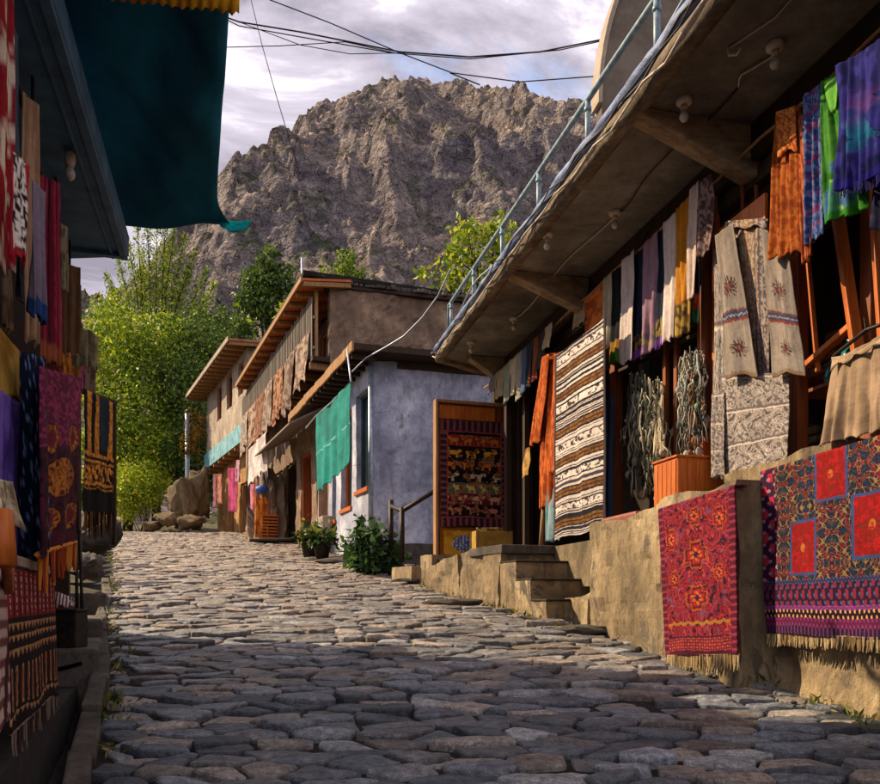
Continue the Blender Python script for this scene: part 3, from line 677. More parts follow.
fcl('coat', 72, 98, 245, 368, mottled('#6f6549','#857a5b',3,4,1), 'long olive coat, last garment at the end of left rail', 'coat', zt=Z35-.04, prof=coatprof, amp=.03, folds=3)
fcl('scarf', 42, 62, 300, 372, mottled('#4f2320','#7d3b2c',6,6,5), 'rust scarf end under the maroon shawl', 'scarf', off=-.15, zt=2.9)
G3 = [(18,25,150,300,'#2b2a30','#403c40','charcoal scarf behind the tan shawl on left rail'),(28,35,175,330,'#3f2c22','#5a4030','dark brown scarf between the tan and mauve shawls'),(45,52,200,345,'#7a3a20','#a8562c','rust orange scarf behind the maroon shawl'),(57,64,225,340,'#26303c','#3c4856','slate blue scarf behind the olive scarf'),(66,73,240,350,'#8a7458','#a89070','pale tan scarf behind the brown shawl'),(78,85,250,345,'#4a2430','#6c3a46','dull wine scarf behind the olive coat'),(2,9,90,330,'#4a3a2c','#6a543e','brown scarf behind the red and cream scarf')]
for a, b, y0, y1, h1, h2, lb_ in G3: fcl('scarf', a, b, y0, y1, mottled(h1,h2,5,9), lb_, 'scarf', off=-.22, zt=3.5)
for a, b, y0, y1, h1, h2, lb_ in ((46,58,365,520,'#1c1a20','#34303a','black shawl between the navy and burgundy shawls'),(62,80,352,420,'#7a4a20','#b0702c','ochre cloth end above the burgundy shawl'),(84,96,352,420,'#3a3028','#584a3c','dark brown cloth end under the olive coat'),(10,24,405,470,'#8a3a20','#b4562c','rust scarf end between the purple and navy shawls')): fcl('shawl', a, b, y0, y1, mottled(h1,h2,6,9), lb_, 'shawl', off=-.16)
# lower hangings
cloth('hanging_cloth', [LP.W(-6,322,-.12), LP.W(20,352,-.12), LP.W(20,404,-.12), LP.W(-6,392,-.12)], mottled('#a27a2c','#c39a45',3,3,3), 'mustard yellow cloth panel above the purple cloth', 'cloth', folds=1, amp=.004, nu=10, nv=10)
cloth('shawl', [LP.W(-8,385,-.1), LP.W(19,404,-.1), LP.W(18,556,-.1), LP.W(-8,566,-.1)], mottled('#4f3a86','#6f55a8',9,3,5), 'plain purple shawl hanging under the yellow panel', 'shawl', folds=3, amp=.02)
def darkseq(u, v): return mottled('#131a2c','#6d84ad',60,90,8,.68,.03)(u, v)
fcl('shawl', 20, 46, 352, 560, darkseq, 'dark navy sequinned shawl beside the purple shawl', 'shawl', off=-.04, folds=1.6, amp=.025)
def medallion(u, v):
    c = mottled('#5e1d3c','#95355a',26,60,4,.56,.05)(u, v); k = v > .42; d = mottled('#2a0f1c','#4a1a2a',20,40,2)(u,v); c[k] = d[k]
    def ell(cu, cv, ru, rv): return ((u-cu)/ru)**2+((v-cv)/rv)**2
    om = mottled('#8f4a18','#b87429',30,40,6)(u, v)
    for cu, cv, ru, rv in ((.5,.60,.40,.115),(.26,.38,.15,.085),(.76,.38,.17,.085),(.26,.82,.22,.075),(.76,.82,.22,.075)):
        e = ell(cu,cv,ru,rv); c[e<1] = om[e<1]; r_ = np.sqrt(e); an = np.arctan2((v-cv)/rv,(u-cu)/ru); c[(e<1)&(e>.82)] = C('#35130f'); c[(r_<.84)&(r_>.62)&(np.sin(an*12)>.35)] = C('#4a1a12'); c[(r_<.5)&(np.abs(np.sin(an*4+r_*5))<.25)] = C('#5a2412')
    for cu, cv, ru, rv in ((.26,.38,.07,.05),(.76,.38,.08,.05),(.26,.82,.12,.04),(.76,.82,.12,.04)): c[ell(cu,cv,ru,rv)<1] = C('#6b1f2e')
    return c
o = cloth('shawl', [LP.W(38,366,.02), LP.W(82,378,.02), LP.W(76,545,.02), LP.W(36,558,.02)], medallion, 'burgundy shawl with a large orange medallion hanging on left', 'shawl', nu=70, nv=130, folds=2.5, amp=.02, warp=.006)
fringe(o, LP.W(37,556,.02), LP.W(76,543,.02), .17, 16, ['#c07a30','#8b3a22'], LP.N(), 4, 'fringe', .014)
def blackorange(u, v):
    c = np.tile(C('#14110f'), (u.size,1)).reshape(u.shape+(3,)); og = mottled('#a4621f','#d08f3a',30,60,7)(u,v)
    k = ((np.abs(u-.18)<.07)|(np.abs(u-.42)<.05)|(np.abs(u-.86)<.07)) & (v < .5); c[k] = og[k]
    for a, b in ((.5,.53),(.56,.58),(.74,.77),(.79,.8)): k = (v>a)&(v<b); c[k] = og[k]
    k = (v>.59)&(v<.73)&(mottled('#000000','#ffffff',26,30,3,.5,.02)(u,v)[...,0]>.5); c[k] = og[k]
    k = (u>.5)&(u<.8)&(v<.45); c[k] = C('#1d2a33'); return c
p0 = LP.W(86,392,.0); A, B = at(84,388,7.0), at(114,404,7.9); A2_, B2_ = at(84,512,7.0), at(112,514,7.9)
o = cloth('rug', [A, B, B2_, A2_], blackorange, 'black rug with orange bands at the end of the left shop', 'rug', nu=60, nv=90, folds=2, amp=.02); fringe(o, A2_, B2_, .22, 26, ['#1a1412','#7a4c22','#2a1c14'], LP.N(), 8, 'fringe', .008)
m = MB(); m.beam(at(82,385,6.9)+Vector((-.2,-.2,0)), at(115,403,7.95), .05, .04); m.beam(at(83,386,6.95)+Vector((-.05,0,.02)), at(83,570,6.95)+Vector((-.05,0,0)), .05, .05); m.beam(at(114,402,8.0), at(114,545,8.0), .04, .04)
tag(m.build('rug_stand', DWOOD, None, bevel=.004), 'dark wooden stand carrying the black and orange rug', 'stand')
# kilim rack at the platform edge
def kilim(u, v):
    c = np.tile(C('#1c1114'), (u.size,1)).reshape(u.shape+(3,)); red = C('#7a1c20'); tan = C('#a87a4c'); cr = C('#b9a08a')
    k = (v>.08)&(v<.36)&(((u*11)%1)<.8); c[k] = red
    k = (v>.10)&(v<.34)&(((u*11)%1>.3)&((u*11)%1<.48))&(np.sin(v*150)>-.4); c[k] = cr
    zz = np.abs(((u*15)%1)-.5)*2
    for a, b in ((.39,.44),(.46,.50),(.54,.59),(.90,.94)): k = (v>a)&(v<b)&((v-a)/(b-a) < zz); c[k] = tan
    k = (v>.64)&(v<.88)&(((u*12)%1>.3)&((u*12)%1<.62)); c[k] = tan
    k = (v>.66)&(v<.86)&(((u*12)%1>.38)&((u*12)%1<.52)); c[k] = red
    k = (v<.06); c[k] = C('#8c7b6a'); return c
def kilim2(u, v):
    c = np.tile(C('#6a4038'), (u.size,1)).reshape(u.shape+(3,)); zz = np.abs((u*3+v*1.0)%1-.5)*2; k = ((v*9)%1 < .55); c[k] = C('#b59a8c'); k = (zz<.25); c[k] = C('#3c1f22'); return c
rk = thing('rug_rack', 'low iron rack at the left platform edge holding two kilims', 'rack', LP.P(-.6, .63, -.08))
m = MB(); a, b = LP.P(-2.6,1.42,-.06), LP.P(-.08,1.42,-.06); m.tube([a,b], .015, 6); m.tube([LP.P(-.08,1.42,-.06), LP.P(-.08,.62,-.06)], .015, 6); m.tube([LP.P(-1.7,1.42,-.06), LP.P(-1.7,.62,-.06)], .015, 6); m.build('frame', IRON, rk, True)
zt, zb = 1.43, .74
kt = LP.t(11, 0)
o = cloth('kilim', [LP.P(kt,zt,-.02), LP.P(-.06,zt,-.02), LP.P(-.06,zb,-.0), LP.P(kt,zb,.0)], kilim, 'red and black geometric kilim on the low rack', 'kilim', 'kilims on the low rack', nu=150, nv=130, folds=2, amp=.008, warp=.006)
fringe(o, LP.P(kt,zb,.0), LP.P(-.06,zb,.0), .09, 34, ['#6a5a4c','#3a2a24'], LP.N(), 3)
o = cloth('kilim', [LP.P(-2.6,zt,-.02), LP.P(kt-.03,zt,-.02), LP.P(kt-.03,zb+.06,.0), LP.P(-2.6,zb+.06,.0)], kilim2, 'rose and cream striped kilim, nearest on the low rack', 'kilim', 'kilims on the low rack', nu=60, nv=60, folds=2, amp=.01)
# cream cloth bundle with stick, seen at the left edge
cloth('tasselled_scarf', [LP.W(-4,478,.03), LP.W(12,482,.03), LP.W(19,528,.03), LP.W(-4,530,.03)], mottled('#8b7a5f','#cbbb98',14,4,5), 'cream tasselled scarf hanging over the purple shawl', 'scarf', folds=3, amp=.015, nu=24, nv=16)
m = MB(); m.tube([LP.W(3,510,.05), LP.W(2,566,.05)], [.03,.045], 10); m.tube([LP.W(7,545,.05), LP.W(8,590,.0)], .02, 8); tag(m.build('wooden_roller', OWOOD, None, True), 'orange wooden roller leaning beside the purple shawl', 'roller')
# slab bridging the gutter, box and stand on it
slab = MB(); 
for (a, b, z0, z1) in ((5.75, 7.4, .30, .905), (7.42, 9.6, .5, 1.06), (9.62, 12.5, .7, 1.30)):
    xa, xb = -.074-.405*a, -.074-.405*b; slab.prism([(xa-.03,a,z0),(xb-.03,b,z0),(xb-.78,b-.2,z0),(xa-.72,a-.22,z0)], (0,0,z1-z0))
slab.build('slab_tmp', GREYSTONE) if False else None
for k, (a, b, z0, z1) in enumerate(((5.75, 7.4, .30, .905), (7.42, 9.6, .5, 1.07), (9.62, 12.5, .7, 1.34))):
    xa, xb = -.074-.405*a, -.074-.405*b; mm = MB(); mm.prism([(xa-.05,a,z0),(xb-.05,b,z0),(xb-.85,b-.2,z0),(xa-.75,a-.22,z0)], (0,0,z1-z0))
    tag(mm.build('stone_slab', GREYSTONE, None, bevel=.03), ['broken stone slab bridging the left gutter, under the dark box','middle grey slab along the left kerb, behind the dark box','farthest grey slab along the left kerb beside the rocks'][k], 'slab', 'stone slabs along the left kerb')
q = at(69, 648, 5.85); bx_ = thing('metal_box', 'dark metal box standing on the broken slab', 'box', (q.x, q.y, .905))
mm = MB(); mm.box((q.x, q.y, 1.035), (.19,.2,.26)); mm.build('body', IRON, bx_, bevel=.008); mm = MB(); mm.box((q.x, q.y, 1.175), (.205,.215,.02)); mm.build('lid', IRON, bx_, bevel=.004)
cloth('towel', [at(52,590,5.8), at(74,598,5.8), at(74,607,5.75), at(50,606,5.75)], stripes_u(['#c9b8ae','#6a3436','#d8cabc','#39262a'], 14), 'striped cloth draped on the slab behind the dark box', 'cloth', nu=30, nv=8, folds=3, amp=.02)
m = MB(); m.tube([at(76,530,6.4), at(77,612,6.2)], .012, 6); m.tube([at(80,530,6.4), at(82,612,6.2)], .012, 6); m.tube([at(75,532,6.4), at(81,530,6.4)], .012, 6); tag(m.build('folding_stand', IRON, None, True), 'thin black folding stand beside the dark box', 'stand')
# twisted cord along the slab lip
m = MB(); m.tube([Vector((-2.56-.5*k/12, 5.72-.2*k/12, .80-.05*math.sin(3.14*k/12))) for k in range(13)], .016, 6); tag(m.build('rope', FAB, None, True), 'pale rope hanging along the slab lip over the gutter', 'rope')
# kerb
kv = MB(); y = 2.0; k = 0
while y < 13:
    L = random.uniform(.5, .9); a, b = y, y+L-.012; xa, xb = left_b(a)-.005, left_b(b)-.005; h = random.uniform(.02,.06); w = .13
    za, zb = zg(a), zg(b); j = random.uniform(-.012,.012)
    kv.hexa([(xa-w,a,za-.4),(xa+j,a,za-.4),(xb+j,b,zb-.4),(xb-w,b,zb-.4),(xa-w,a,za+h),(xa+j,a,za+h),(xb+j,b,zb+h),(xb-w,b,zb+h)]); y += L
ko = kv.build('kerb', GREYSTONE, None, bevel=.018); tag(ko, kind='structure')
xs = np.arange(1.5, 6.0, .12); gv = []
for y in xs:
    xr = left_b(y)-.12; xl = LP.o[0]-.36*(y-LP.o[1])-.02
    for k in range(6): gv.append((xl+(xr-xl)*k/5, y, zg(y)-.26+.05*abs(k-2.5)/2.5+float(fbm(np.array(k*.9),np.array(y*2),3,3)-.5)*.06))
i = np.arange(len(gv)).reshape(len(xs),6); tag(mesh('gutter', gv, np.stack([i[:-1,:-1], i[:-1,1:], i[1:,1:], i[1:,:-1]], -1).reshape(-1,4), DARKSTONE, None, False, 0, (0,0,0)), kind='structure')
# rocks and roots at the end of the left kerb
for k, (px, py, Y, r, mt, lb_) in enumerate(((94,540,12.5,(.36,.45,.3),DARKSTONE,'dark mossy rock below the black and orange rug'),(109,533,14.5,(.32,.42,.3),DARKSTONE,'dark rock leaning at the end of the left kerb'),(102,519,16.5,(.45,.45,.36),GREYSTONE,'grey rock behind the dark rocks on the left bank'),(90,566,9.8,(.2,.22,.2),GREYSTONE,'square grey stone beside the left kerb'))):
    p = at(px,py,Y); rock('rock', p, r, mt, lb_, 'rock', k*3+1, 'rocks on the left bank')
# the rock heap at the bend
OUT = plaster('tan_rock', '#463e30', '#857558', '#ab9874', 1.6, .95, 1.0, .05, 14, (1,1,.35))
for k, (px, py, Y, r, lb_) in enumerate(((183,500,37.5,(.7,.8,1.15),'tall tan rock outcrop at the bend of the street'),(198,492,38.5,(.75,.9,1.5),'dark tan rock leaning beside the farthest house'),(170,519,36.5,(.75,.7,.42),'low tan rock before the tall outcrop'),(190,523,36,(.8,.7,.4),'flat tan rock at the foot of the outcrop'),(152,526,37,(.6,.6,.28),'small tan rock lying on the street bend'))):
    rock('outcrop', at(px,py,Y), r, OUT, lb_, 'rock', 40+k*5, 'rocks at the street bend', True, .55)

# ------------------------------------------------------------------ trees
def blob(px, py, Y, rp, rzp): s = Y/F; return (tuple(at(px,py,Y)), (rp*s, rp*s*.9, rzp*s))
GR = ['#4f6a24','#71902a','#93a832','#5a7d28','#a8b63c','#3f5f22']
YG = ['#94a82a','#bcc238','#729428','#c8c846','#86a02c']
DG = ['#374a2c','#455c34','#55703c','#2c3f28','#688245']
b1 = [blob(*a) for a in ((112,338,44,28,30),(140,356,43,34,34),(104,392,43,26,36),(135,412,42,36,34),(92,352,46,22,30),(162,338,45,24,24),(112,312,46,18,22),(150,445,41.5,26,26),(100,450,42,24,28))]
limb_tree('broadleaf_tree', 'bright yellow-green leafy tree at the street bend, left of the outcrop', 'tree', (-17.2,44,5.2), (-16.6,44,15), .28, b1, 25000, .21, GR+YG[:3]+['#a5ad2e'], 3, 'trees at the street bend', clump=.2, cl_n=16)
b2 = [blob(*a) for a in ((196,350,45,28,34),(188,392,43,30,34),(206,330,47,22,26),(198,432,42,24,30),(170,388,43,22,30),(182,450,41,20,20),(212,372,46,16,30))]
limb_tree('broadleaf_tree', 'darker green leafy tree between the outcrop and farthest house', 'tree', (-13.4,44,5.0), (-13.3,44,14), .26, b2, 19000, .20, DG+GR[:4], 4, 'trees at the street bend', clump=.2, cl_n=16)
b3 = [blob(*a) for a in ((138,488,40,24,22),(125,500,40,18,20),(152,478,41,18,18),(118,478,42,14,20))]
t = thing('shrub', 'bright yellow-green shrub at ground level on the bend', 'shrub', (-15.0,40.5,4.6)); m = MB(); 
for k in range(14): a = Vector((-15.0+random.uniform(-.3,.3),40.5,4.4)); m.tube([a, a+Vector((random.uniform(-1.2,1.2),random.uniform(-.5,.5),random.uniform(1,2.6)))], [.03,.01], 5)
m.build('stems', BARK, t, True); crown(t, clump_pts(b3, 12000, 5, .2, 14), .16, YG, 5, 'leaves')
b4 = [blob(*a) for a in ((170,448,46,30,40),(130,455,47,30,36),(95,495,46,20,30),(205,460,46,22,40))]
limb_tree('broadleaf_tree', 'shadowy dark green tree low behind the bright shrub', 'tree', (-15.6,47.5,5.5), (-15.6,47.5,10), .2, b4, 12000, .3, DG, 6, 'trees at the street bend', clump=.22)
# poplar: upright whips
pp = []; t = thing('poplar_tree', 'tall poplar with upright feathery whips against the mountain', 'tree', (-17.4,49,5.6)); m = MB(); rs = np.random.default_rng(9)
m.tube([(-17.4,49,5.2),(-17.3,49,11),(-17.2,49,15)], [.3,.22,.12], 8); m.build('trunk', BARK, t, True); m = MB()
tops = [(128,240),(137,226),(147,216),(157,222),(166,212),(175,224),(185,236),(196,250),(207,268),(216,284),(142,252),(170,246),(118,258),(190,268),(106,274)]
for tx_, ty_ in tops:
    e = at(tx_, ty_, 49+rs.normal()*.9); b0 = at(152+(tx_-152)*.42+rs.normal()*3, 360, 49+rs.normal()*.7); mid = b0.lerp(e, .5)+Vector((-(tx_-152)*.006,0,0)); m.tube([b0, mid, e], [.07,.05,.01], 5)
    k = 950; s = rs.random(k); P_ = np.array([np.array(b0)*(1-q)**2+2*np.array(mid)*q*(1-q)+np.array(e)*q*q for q in s]); rad = (.34*(1-s)+.08)[:,None]; pp.append(P_+rs.normal(size=P_.shape)*rad*np.array([1,1,1.3]))
m.build('branches', BARK, t, True); crown(t, np.concatenate(pp), .21, GR+YG[:2]+['#9aaa52'], 9, 'crown', .34, -.8)
# dark trees behind the timber house
b5 = [blob(*a) for a in ((268,258,62,10,14),(258,280,62,14,18),(282,278,62,12,18),(270,302,62,24,22),(248,306,62,12,18))]
limb_tree('broadleaf_tree', 'dark green tree rising behind the balcony house roof', 'tree', (-13.4,62,8), (-13.4,62,26), .35, b5, 5200, .36, DG+GR[:2], 12, 'trees behind the houses', clump=.2)
b6 = [blob(*a) for a in ((344,262,64,10,14),(336,280,64,16,16),(354,284,64,14,16),(345,300,64,22,18),(318,300,64,16,22))]
limb_tree('broadleaf_tree', 'pale green tree top behind the mud house roof', 'tree', (-7.6,64,8), (-7.6,64,25), .3, b6, 3600, .36, GR, 13, 'trees behind the houses', clump=.2)
b8 = [blob(*a) for a in ((240,340,57,16,22),(226,330,58,10,20),(232,356,57,16,22))]
limb_tree('broadleaf_tree', 'olive green tree showing between farthest house and poplar', 'tree', (-14.6,57,7), (-14.6,57,20), .3, b8, 4200, .32, DG+GR[:3], 15, 'trees behind the houses', clump=.2)
# yellow-green tree over the right roof
b7 = [blob(*a) for a in ((472,248,23,24,15),(492,232,23,18,12),(455,266,23,20,13),(480,278,23,26,14),(445,285,23,14,10),(505,222,23.5,12,9),(468,228,23,14,9),(505,260,23,14,18),(430,272,23,10,8))]
limb_tree('spreading_tree', 'thin yellow-green tree spreading behind the concrete roof slab', 'tree', (2.2,23.2,2.6), (1.6,23.2,10.4), .14, b7, 1500, .21, YG+GR[:3], 14, None, .5, .3, .2, 7)
# ================================================================== RIGHT: THE LONG BAZAAR BUILDING
FL = 1.90                       # terrace / shop floor
SZ = EZ+(HY-132)/F*RA.W(742,132,-.40).y    # soffit height at the shop front
tn, tf = -2.2, RA.t(492,-.40)+.1          # near and far end of the shop front
shop = thing('bazaar_building', 'long open-fronted bazaar building under a concrete roof slab', 'shop', RA.P(3, 1.0, -1.2))
tA = RA.t(737, .24)             # where the forward wall ends
tS = RA.t(566, .24)             # its far end, by the stairs
wall('foundation_wall', RA, -2.2, tA+.5, .1, 2.22, .40, OCHRE, shop, 0, amp=.05, step=.075, seed=3, label='stained ochre foundation wall, nearer and set back')
wall('foundation_wall', RA, tA, RA.t(591,.24), .2, 2.05, .62, OCHRE, shop, .24, amp=.045, step=.075, seed=8, topf=lambda t: .06-.05*(t-tA), label='ochre foundation wall, standing forward')
wall('foundation_wall', RA, RA.t(591,.24)+.003, RA.t(559,.24), .3, 1.30, .62, OCHRE, shop, .26, amp=.04, step=.075, seed=9, topf=lambda t: -.06*(t-4), label='low ochre wall beside the stairs')
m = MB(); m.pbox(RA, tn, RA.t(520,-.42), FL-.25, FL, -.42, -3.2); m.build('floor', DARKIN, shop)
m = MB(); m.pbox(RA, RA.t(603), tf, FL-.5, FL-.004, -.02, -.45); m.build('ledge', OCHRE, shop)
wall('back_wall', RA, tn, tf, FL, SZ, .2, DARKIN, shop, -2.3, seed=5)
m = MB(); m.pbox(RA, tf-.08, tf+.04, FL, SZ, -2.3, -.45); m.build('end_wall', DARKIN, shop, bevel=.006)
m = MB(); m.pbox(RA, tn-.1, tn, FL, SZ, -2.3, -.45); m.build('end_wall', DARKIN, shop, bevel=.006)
# roof slab: underside with an uneven surface, dirty edge
e0, e1 = RA.t(720, .58), RA.t(440, .58)
EO = .62
def soff(T, O): return SZ+.012+(fbm(T*.7, O*1.1, 3, 4)-.5)*.05
ts = np.linspace(-2.6, e1+.5, 120); os_ = np.linspace(-2.45, EO, 34); T, O = np.meshgrid(ts, os_)
P3 = np.stack([RA.o[0]+RA.u[0]*T+RA.n[0]*O, RA.o[1]+RA.u[1]*T+RA.n[1]*O, soff(T,O)], -1)
cut = np.clip((T-(e1-1.0))/1.0, 0, 1)
def shape(P3, T, O):     # round the far corner of the slab
    k = np.clip((T-(e1-1.1))/1.6, 0, 1)**2*np.clip((O+.4)/1.0, 0, 1)*.85
    P3 = P3.copy(); P3[...,0] -= RA.n[0]*k*0+RA.u[0]*k*.6; P3[...,1] -= RA.u[1]*k*.6; return P3
P3 = shape(P3, T, O); top = P3.copy(); top[...,2] = SZ+.20
i = np.arange(T.size).reshape(T.shape); N_ = T.size; f = np.stack([i[:-1,:-1], i[:-1,1:], i[1:,1:], i[1:,:-1]], -1).reshape(-1,4).tolist()
f2 = [tuple(q+N_ for q in a[::-1]) for a in f]; rim = list(i[0,:])+list(i[1:,-1])+list(i[-1,-2::-1])+list(i[-2:0:-1,0]); f3 = [(rim[k], rim[(k+1)%len(rim)], rim[(k+1)%len(rim)]+N_, rim[k]+N_) for k in range(len(rim))]
ro = mesh('roof_slab', np.concatenate([P3.reshape(-1,3), top.reshape(-1,3)]), f+f2+f3, CONC, shop, False)
# wavy edge of broken render + blue sheet laid over it
edge = [Vector(P3[-1,k]) for k in range(0, 120, 1)]+[Vector(P3[q,-1]) for q in range(32, 6, -1)]
def strip(name, off, z0, z1, mat, amp, seed, outn=.0, th=.02):
    v = []; n = len(edge); f = []
    for k, p in enumerate(edge):
        d = (edge[min(k+1,n-1)]-edge[max(k-1,0)]).normalized(); nn = Vector((-d.y, d.x, 0)); 
        j = (float(fbm(np.array(k*.23),np.array(seed*1.),seed,4))-.5)*2; j2 = (float(fbm(np.array(k*.5),np.array(seed*1.+5),seed,4))-.5)*2
        for (oo, z) in ((off+amp*.3*j, z0+amp*j), (off+.02+amp*.5*j2+outn, (z0+z1)/2), (off+amp*.3*j, z1+amp*.6*j2), (off-.12, z1+.012+amp*.3*j), (off-.12, z0+.01)): v.append(p+nn*oo+Vector((0,0,z)))
    for k in range(n-1):
        for q in range(5): f.append((k*5+q, k*5+(q+1)%5, (k+1)*5+(q+1)%5, (k+1)*5+q))
    f += [tuple(range(5)), tuple(range((n-1)*5, n*5))[::-1]]
    return mesh(name, v, f, mat, shop, True)
strip('slab_edge', .035, -.06, .10, plaster('crumbling_render', '#4b4339', '#8a7c6a', '#b5a58c', 4, .95, 1.0, .03), .035, 4)
strip('edge_sheet', .05, .085, .20, BLUESHEET, .045, 9, .01)
# cables stapled along the edge
for s_, off, z, r in ((1,.10,.05,.012),(2,.085,-.02,.010),(3,.13,.02,.007)):
    m = MB(); pts_ = []
    for k in range(0, len(edge)-22, 3):
        p = edge[k]; pts_.append(p+RA.N()*(off+.02*math.sin(k*.7+s_))+Vector((0,0,z+.035*math.sin(k*.37*s_+s_)+.03*math.sin(k*.11))))
    m.tube(pts_, r, 6); m.build('edge_cable', BLACK if s_ != 2 else PORC, shop, True)
# cantilever beams under the slab
for px, o_ in ((742,'old grey cantilever beam, nearest'),(584,'old grey cantilever beam, second'),(486,'old grey cantilever beam at the far end')):
    tt = min(RA.t(px, -.38), e1-.25); w_ = .09; zt = SZ+.0
    prof = [(-.5,zt+.01),(EO-.05 if px > 500 else EO-.45,zt+.01),(EO-.05 if px > 500 else EO-.45,zt-.05),(-.42,zt-.42),(-.5,zt-.42)]
    m = MB(); m.prism([RA.P(tt-w_, z, o) for o, z in prof], RA.U()*w_*2); bo = m.build('roof_beam', BEAMW, shop, bevel=.02); bo['label'] = o_
m = MB(); m.pbox(RA, tn, tf, SZ-.30, SZ-.002, -.55, -.40); m.build('lintel', DWOOD, shop, bevel=.01)
m = MB(); m.pbox(RA, tn, tf, SZ-.47, SZ-.32, -.58, -.46); m.build('lintel', DWOOD, shop, bevel=.01)
rz = EZ+(HY-198)/F*RA.W(696,198,-.30).y
m = MB(); pts_ = [RA.P(t_, rz+.015*math.sin(t_*5), -.30) for t_ in np.linspace(tn, tf, 40)]; m.tube(pts_, .014, 7); m.build('hanging_rail', TWOOD, shop, True)
for px in (845,700,640,585,530): m = MB(); tt = RA.t(px,-.3); m.tube([RA.P(tt, rz-.01, -.30), RA.P(tt+.03, SZ-.1, -.4)], .006, 5); m.build('rail_hook', IRON, shop, True)
# posts and shop joinery
def post(px, mt, w_=.11, off=-.46, z0=FL, z1=None, lean=0, y0=None):
    tt = RA.t(px, off); m = MB(); a = RA.P(tt, z0, off); b = RA.P(tt+lean, z1 or SZ-.3, off); m.beam(a, b, w_, w_*.8, side=RA.U()); return m.build('post', mt, shop, bevel=.008)
for px, mt, w_ in ((508,DWOOD,.12),(526,DWOOD,.10),(545,DWOOD,.09),(616,RWOOD,.13),(666,RWOOD,.06),(677,RWOOD,.06),(706,RWOOD,.13),(716,OWOOD,.06),(798,RWOOD,.12),(870,RWOOD,.1),(932,DWOOD,.12)): post(px, mt, w_)
def pframe(pts2, off, w_, mt, name='window_frame'):
    m = MB(); q = [RA.W(x, y, off) for x, y in pts2]
    for a, b in zip(q, q[1:]): m.beam(a, b, w_, w_*.7)
    return m.build(name, mt, shop, bevel=.006)
pframe([(838,215),(858,352)], -.36, .075, OWOOD, 'door_stile'); pframe([(806,366),(856,322)], -.38, .06, OWOOD, 'door_rail'); pframe([(806,235),(818,372)], -.41, .035, OWOOD, 'door_stile')
pframe([(800,110),(812,235)], -.44, .03, OWOOD, 'door_stile')
pframe([(872,170),(884,350)], -.3, .06, OWOOD, 'door_stile')
pframe([(618,372),(706,330)], -.47, .05, DWOOD); pframe([(742,185),(744,260)], -.44, .03, RWOOD); pframe([(756,185),(759,255)], -.44, .03, RWOOD)
# shelf with the teal pots
m = MB(); m.pbox(RA, RA.t(880,-.9), RA.t(800,-.9), 2.93, 2.96, -1.25, -.85); m.build('shelf', RWOOD, shop, bevel=.004)
for k, (px, r, h, lb_) in enumerate(((852,.10,.30,'tall teal glazed pot on the dark shop shelf'),(834,.075,.20,'small round teal glazed pot on the dark shop shelf'))):
    c = RA.W(px, 330, -.98); s = [(.5,0),(.85,.15),(1,.4),(.8,.7),(.4,.85),(.35,.93),(.5,1)]
    tag(MB().lathe((c.x,c.y,2.96), [(r*a, h*b) for a, b in s], 24).build('glazed_pot', TEALG, None, True), lb_, 'pot')
# railing on the roof
rp = [RA.P(t_, SZ+.20, EO-.10) for t_ in np.linspace(-2.4, e1-.35, 30)]
zr = SZ+.20+.55
m = MB(); m.tube([p+Vector((0,0,.55)) for p in rp]+[rp[-1]+Vector((0,0,.02))], .028, 10); ra = m.build('railing', PIPE, shop, True)
m = MB(); m.tube([p+Vector((0,0,.12))+RA.N()*.0 for p in rp], .016, 8); m.build('lower_rail', PIPE, ra, True)
for k in range(9):
    p = RA.P(-2.2+k*(e1+1.7)/8, SZ+.18, EO-.10); m = MB(); m.tube([p, p+Vector((0,0,.57))], .026, 10); m.tube([p+Vector((0,0,.46)), p+Vector((0,0,.50))], .034, 10); m.build('railing_post', PIPE, ra, True)
m = MB(); pts_ = [RA.P(t_, SZ+.28+.10*math.sin(t_*1.1+1)+.05*math.sin(t_*3.1), EO-.02) for t_ in np.linspace(-2, e1-.4, 40)]; m.tube(pts_, .012, 6); m.build('loose_hose', ZINC, shop, True)
# rounded concrete end of the upper storey
ct = at(729, 30, 8.6); cx_, cy_ = ct.x, ct.y
aw = thing('concrete_arch', 'rounded grey concrete gable standing on the bazaar roof', 'wall', (cx_, cy_, SZ+.2))
Rr = (728-594)/F*8.6; zc = EZ+(HY-118)/F*8.6; arc = []
for k in range(49): a = math.pi-k*math.pi/48; arc.append((Rr*math.cos(a), zc+Rr*1.55*math.sin(a)))
dU, dN = Vector((.985,.17,0)), Vector((.17,-.985,0))
m = MB(); poly = [Vector((cx_,cy_,0))+dU*x+Vector((0,0,z)) for x, z in arc]+[Vector((cx_,cy_,0))+dU*Rr+Vector((0,0,SZ+.2)), Vector((cx_,cy_,0))-dU*Rr*.985+Vector((0,0,SZ+.2))]
m.prism(poly, -dN*.16); m.build('gable_face', DISC, aw)
m = MB(); 
for k in range(48):
    a, b = arc[k], arc[k+1]; c0 = Vector((cx_,cy_,0))
    def pt(q, s, o): return c0+dU*(q[0]*s)+Vector((0,0,zc+(q[1]-zc)*s))+dN*o
    m.hexa([pt(a,1.0,.03),pt(b,1.0,.03),pt(b,1.0,-.19),pt(a,1.0,-.19),pt(a,1.03,.03),pt(b,1.03,.03),pt(b,1.03,-.19),pt(a,1.03,-.19)])
m.build('gable_rim', plaster('pale_concrete','#8a7f72','#b3a898','#c8bdad',2,.9,.4), aw)
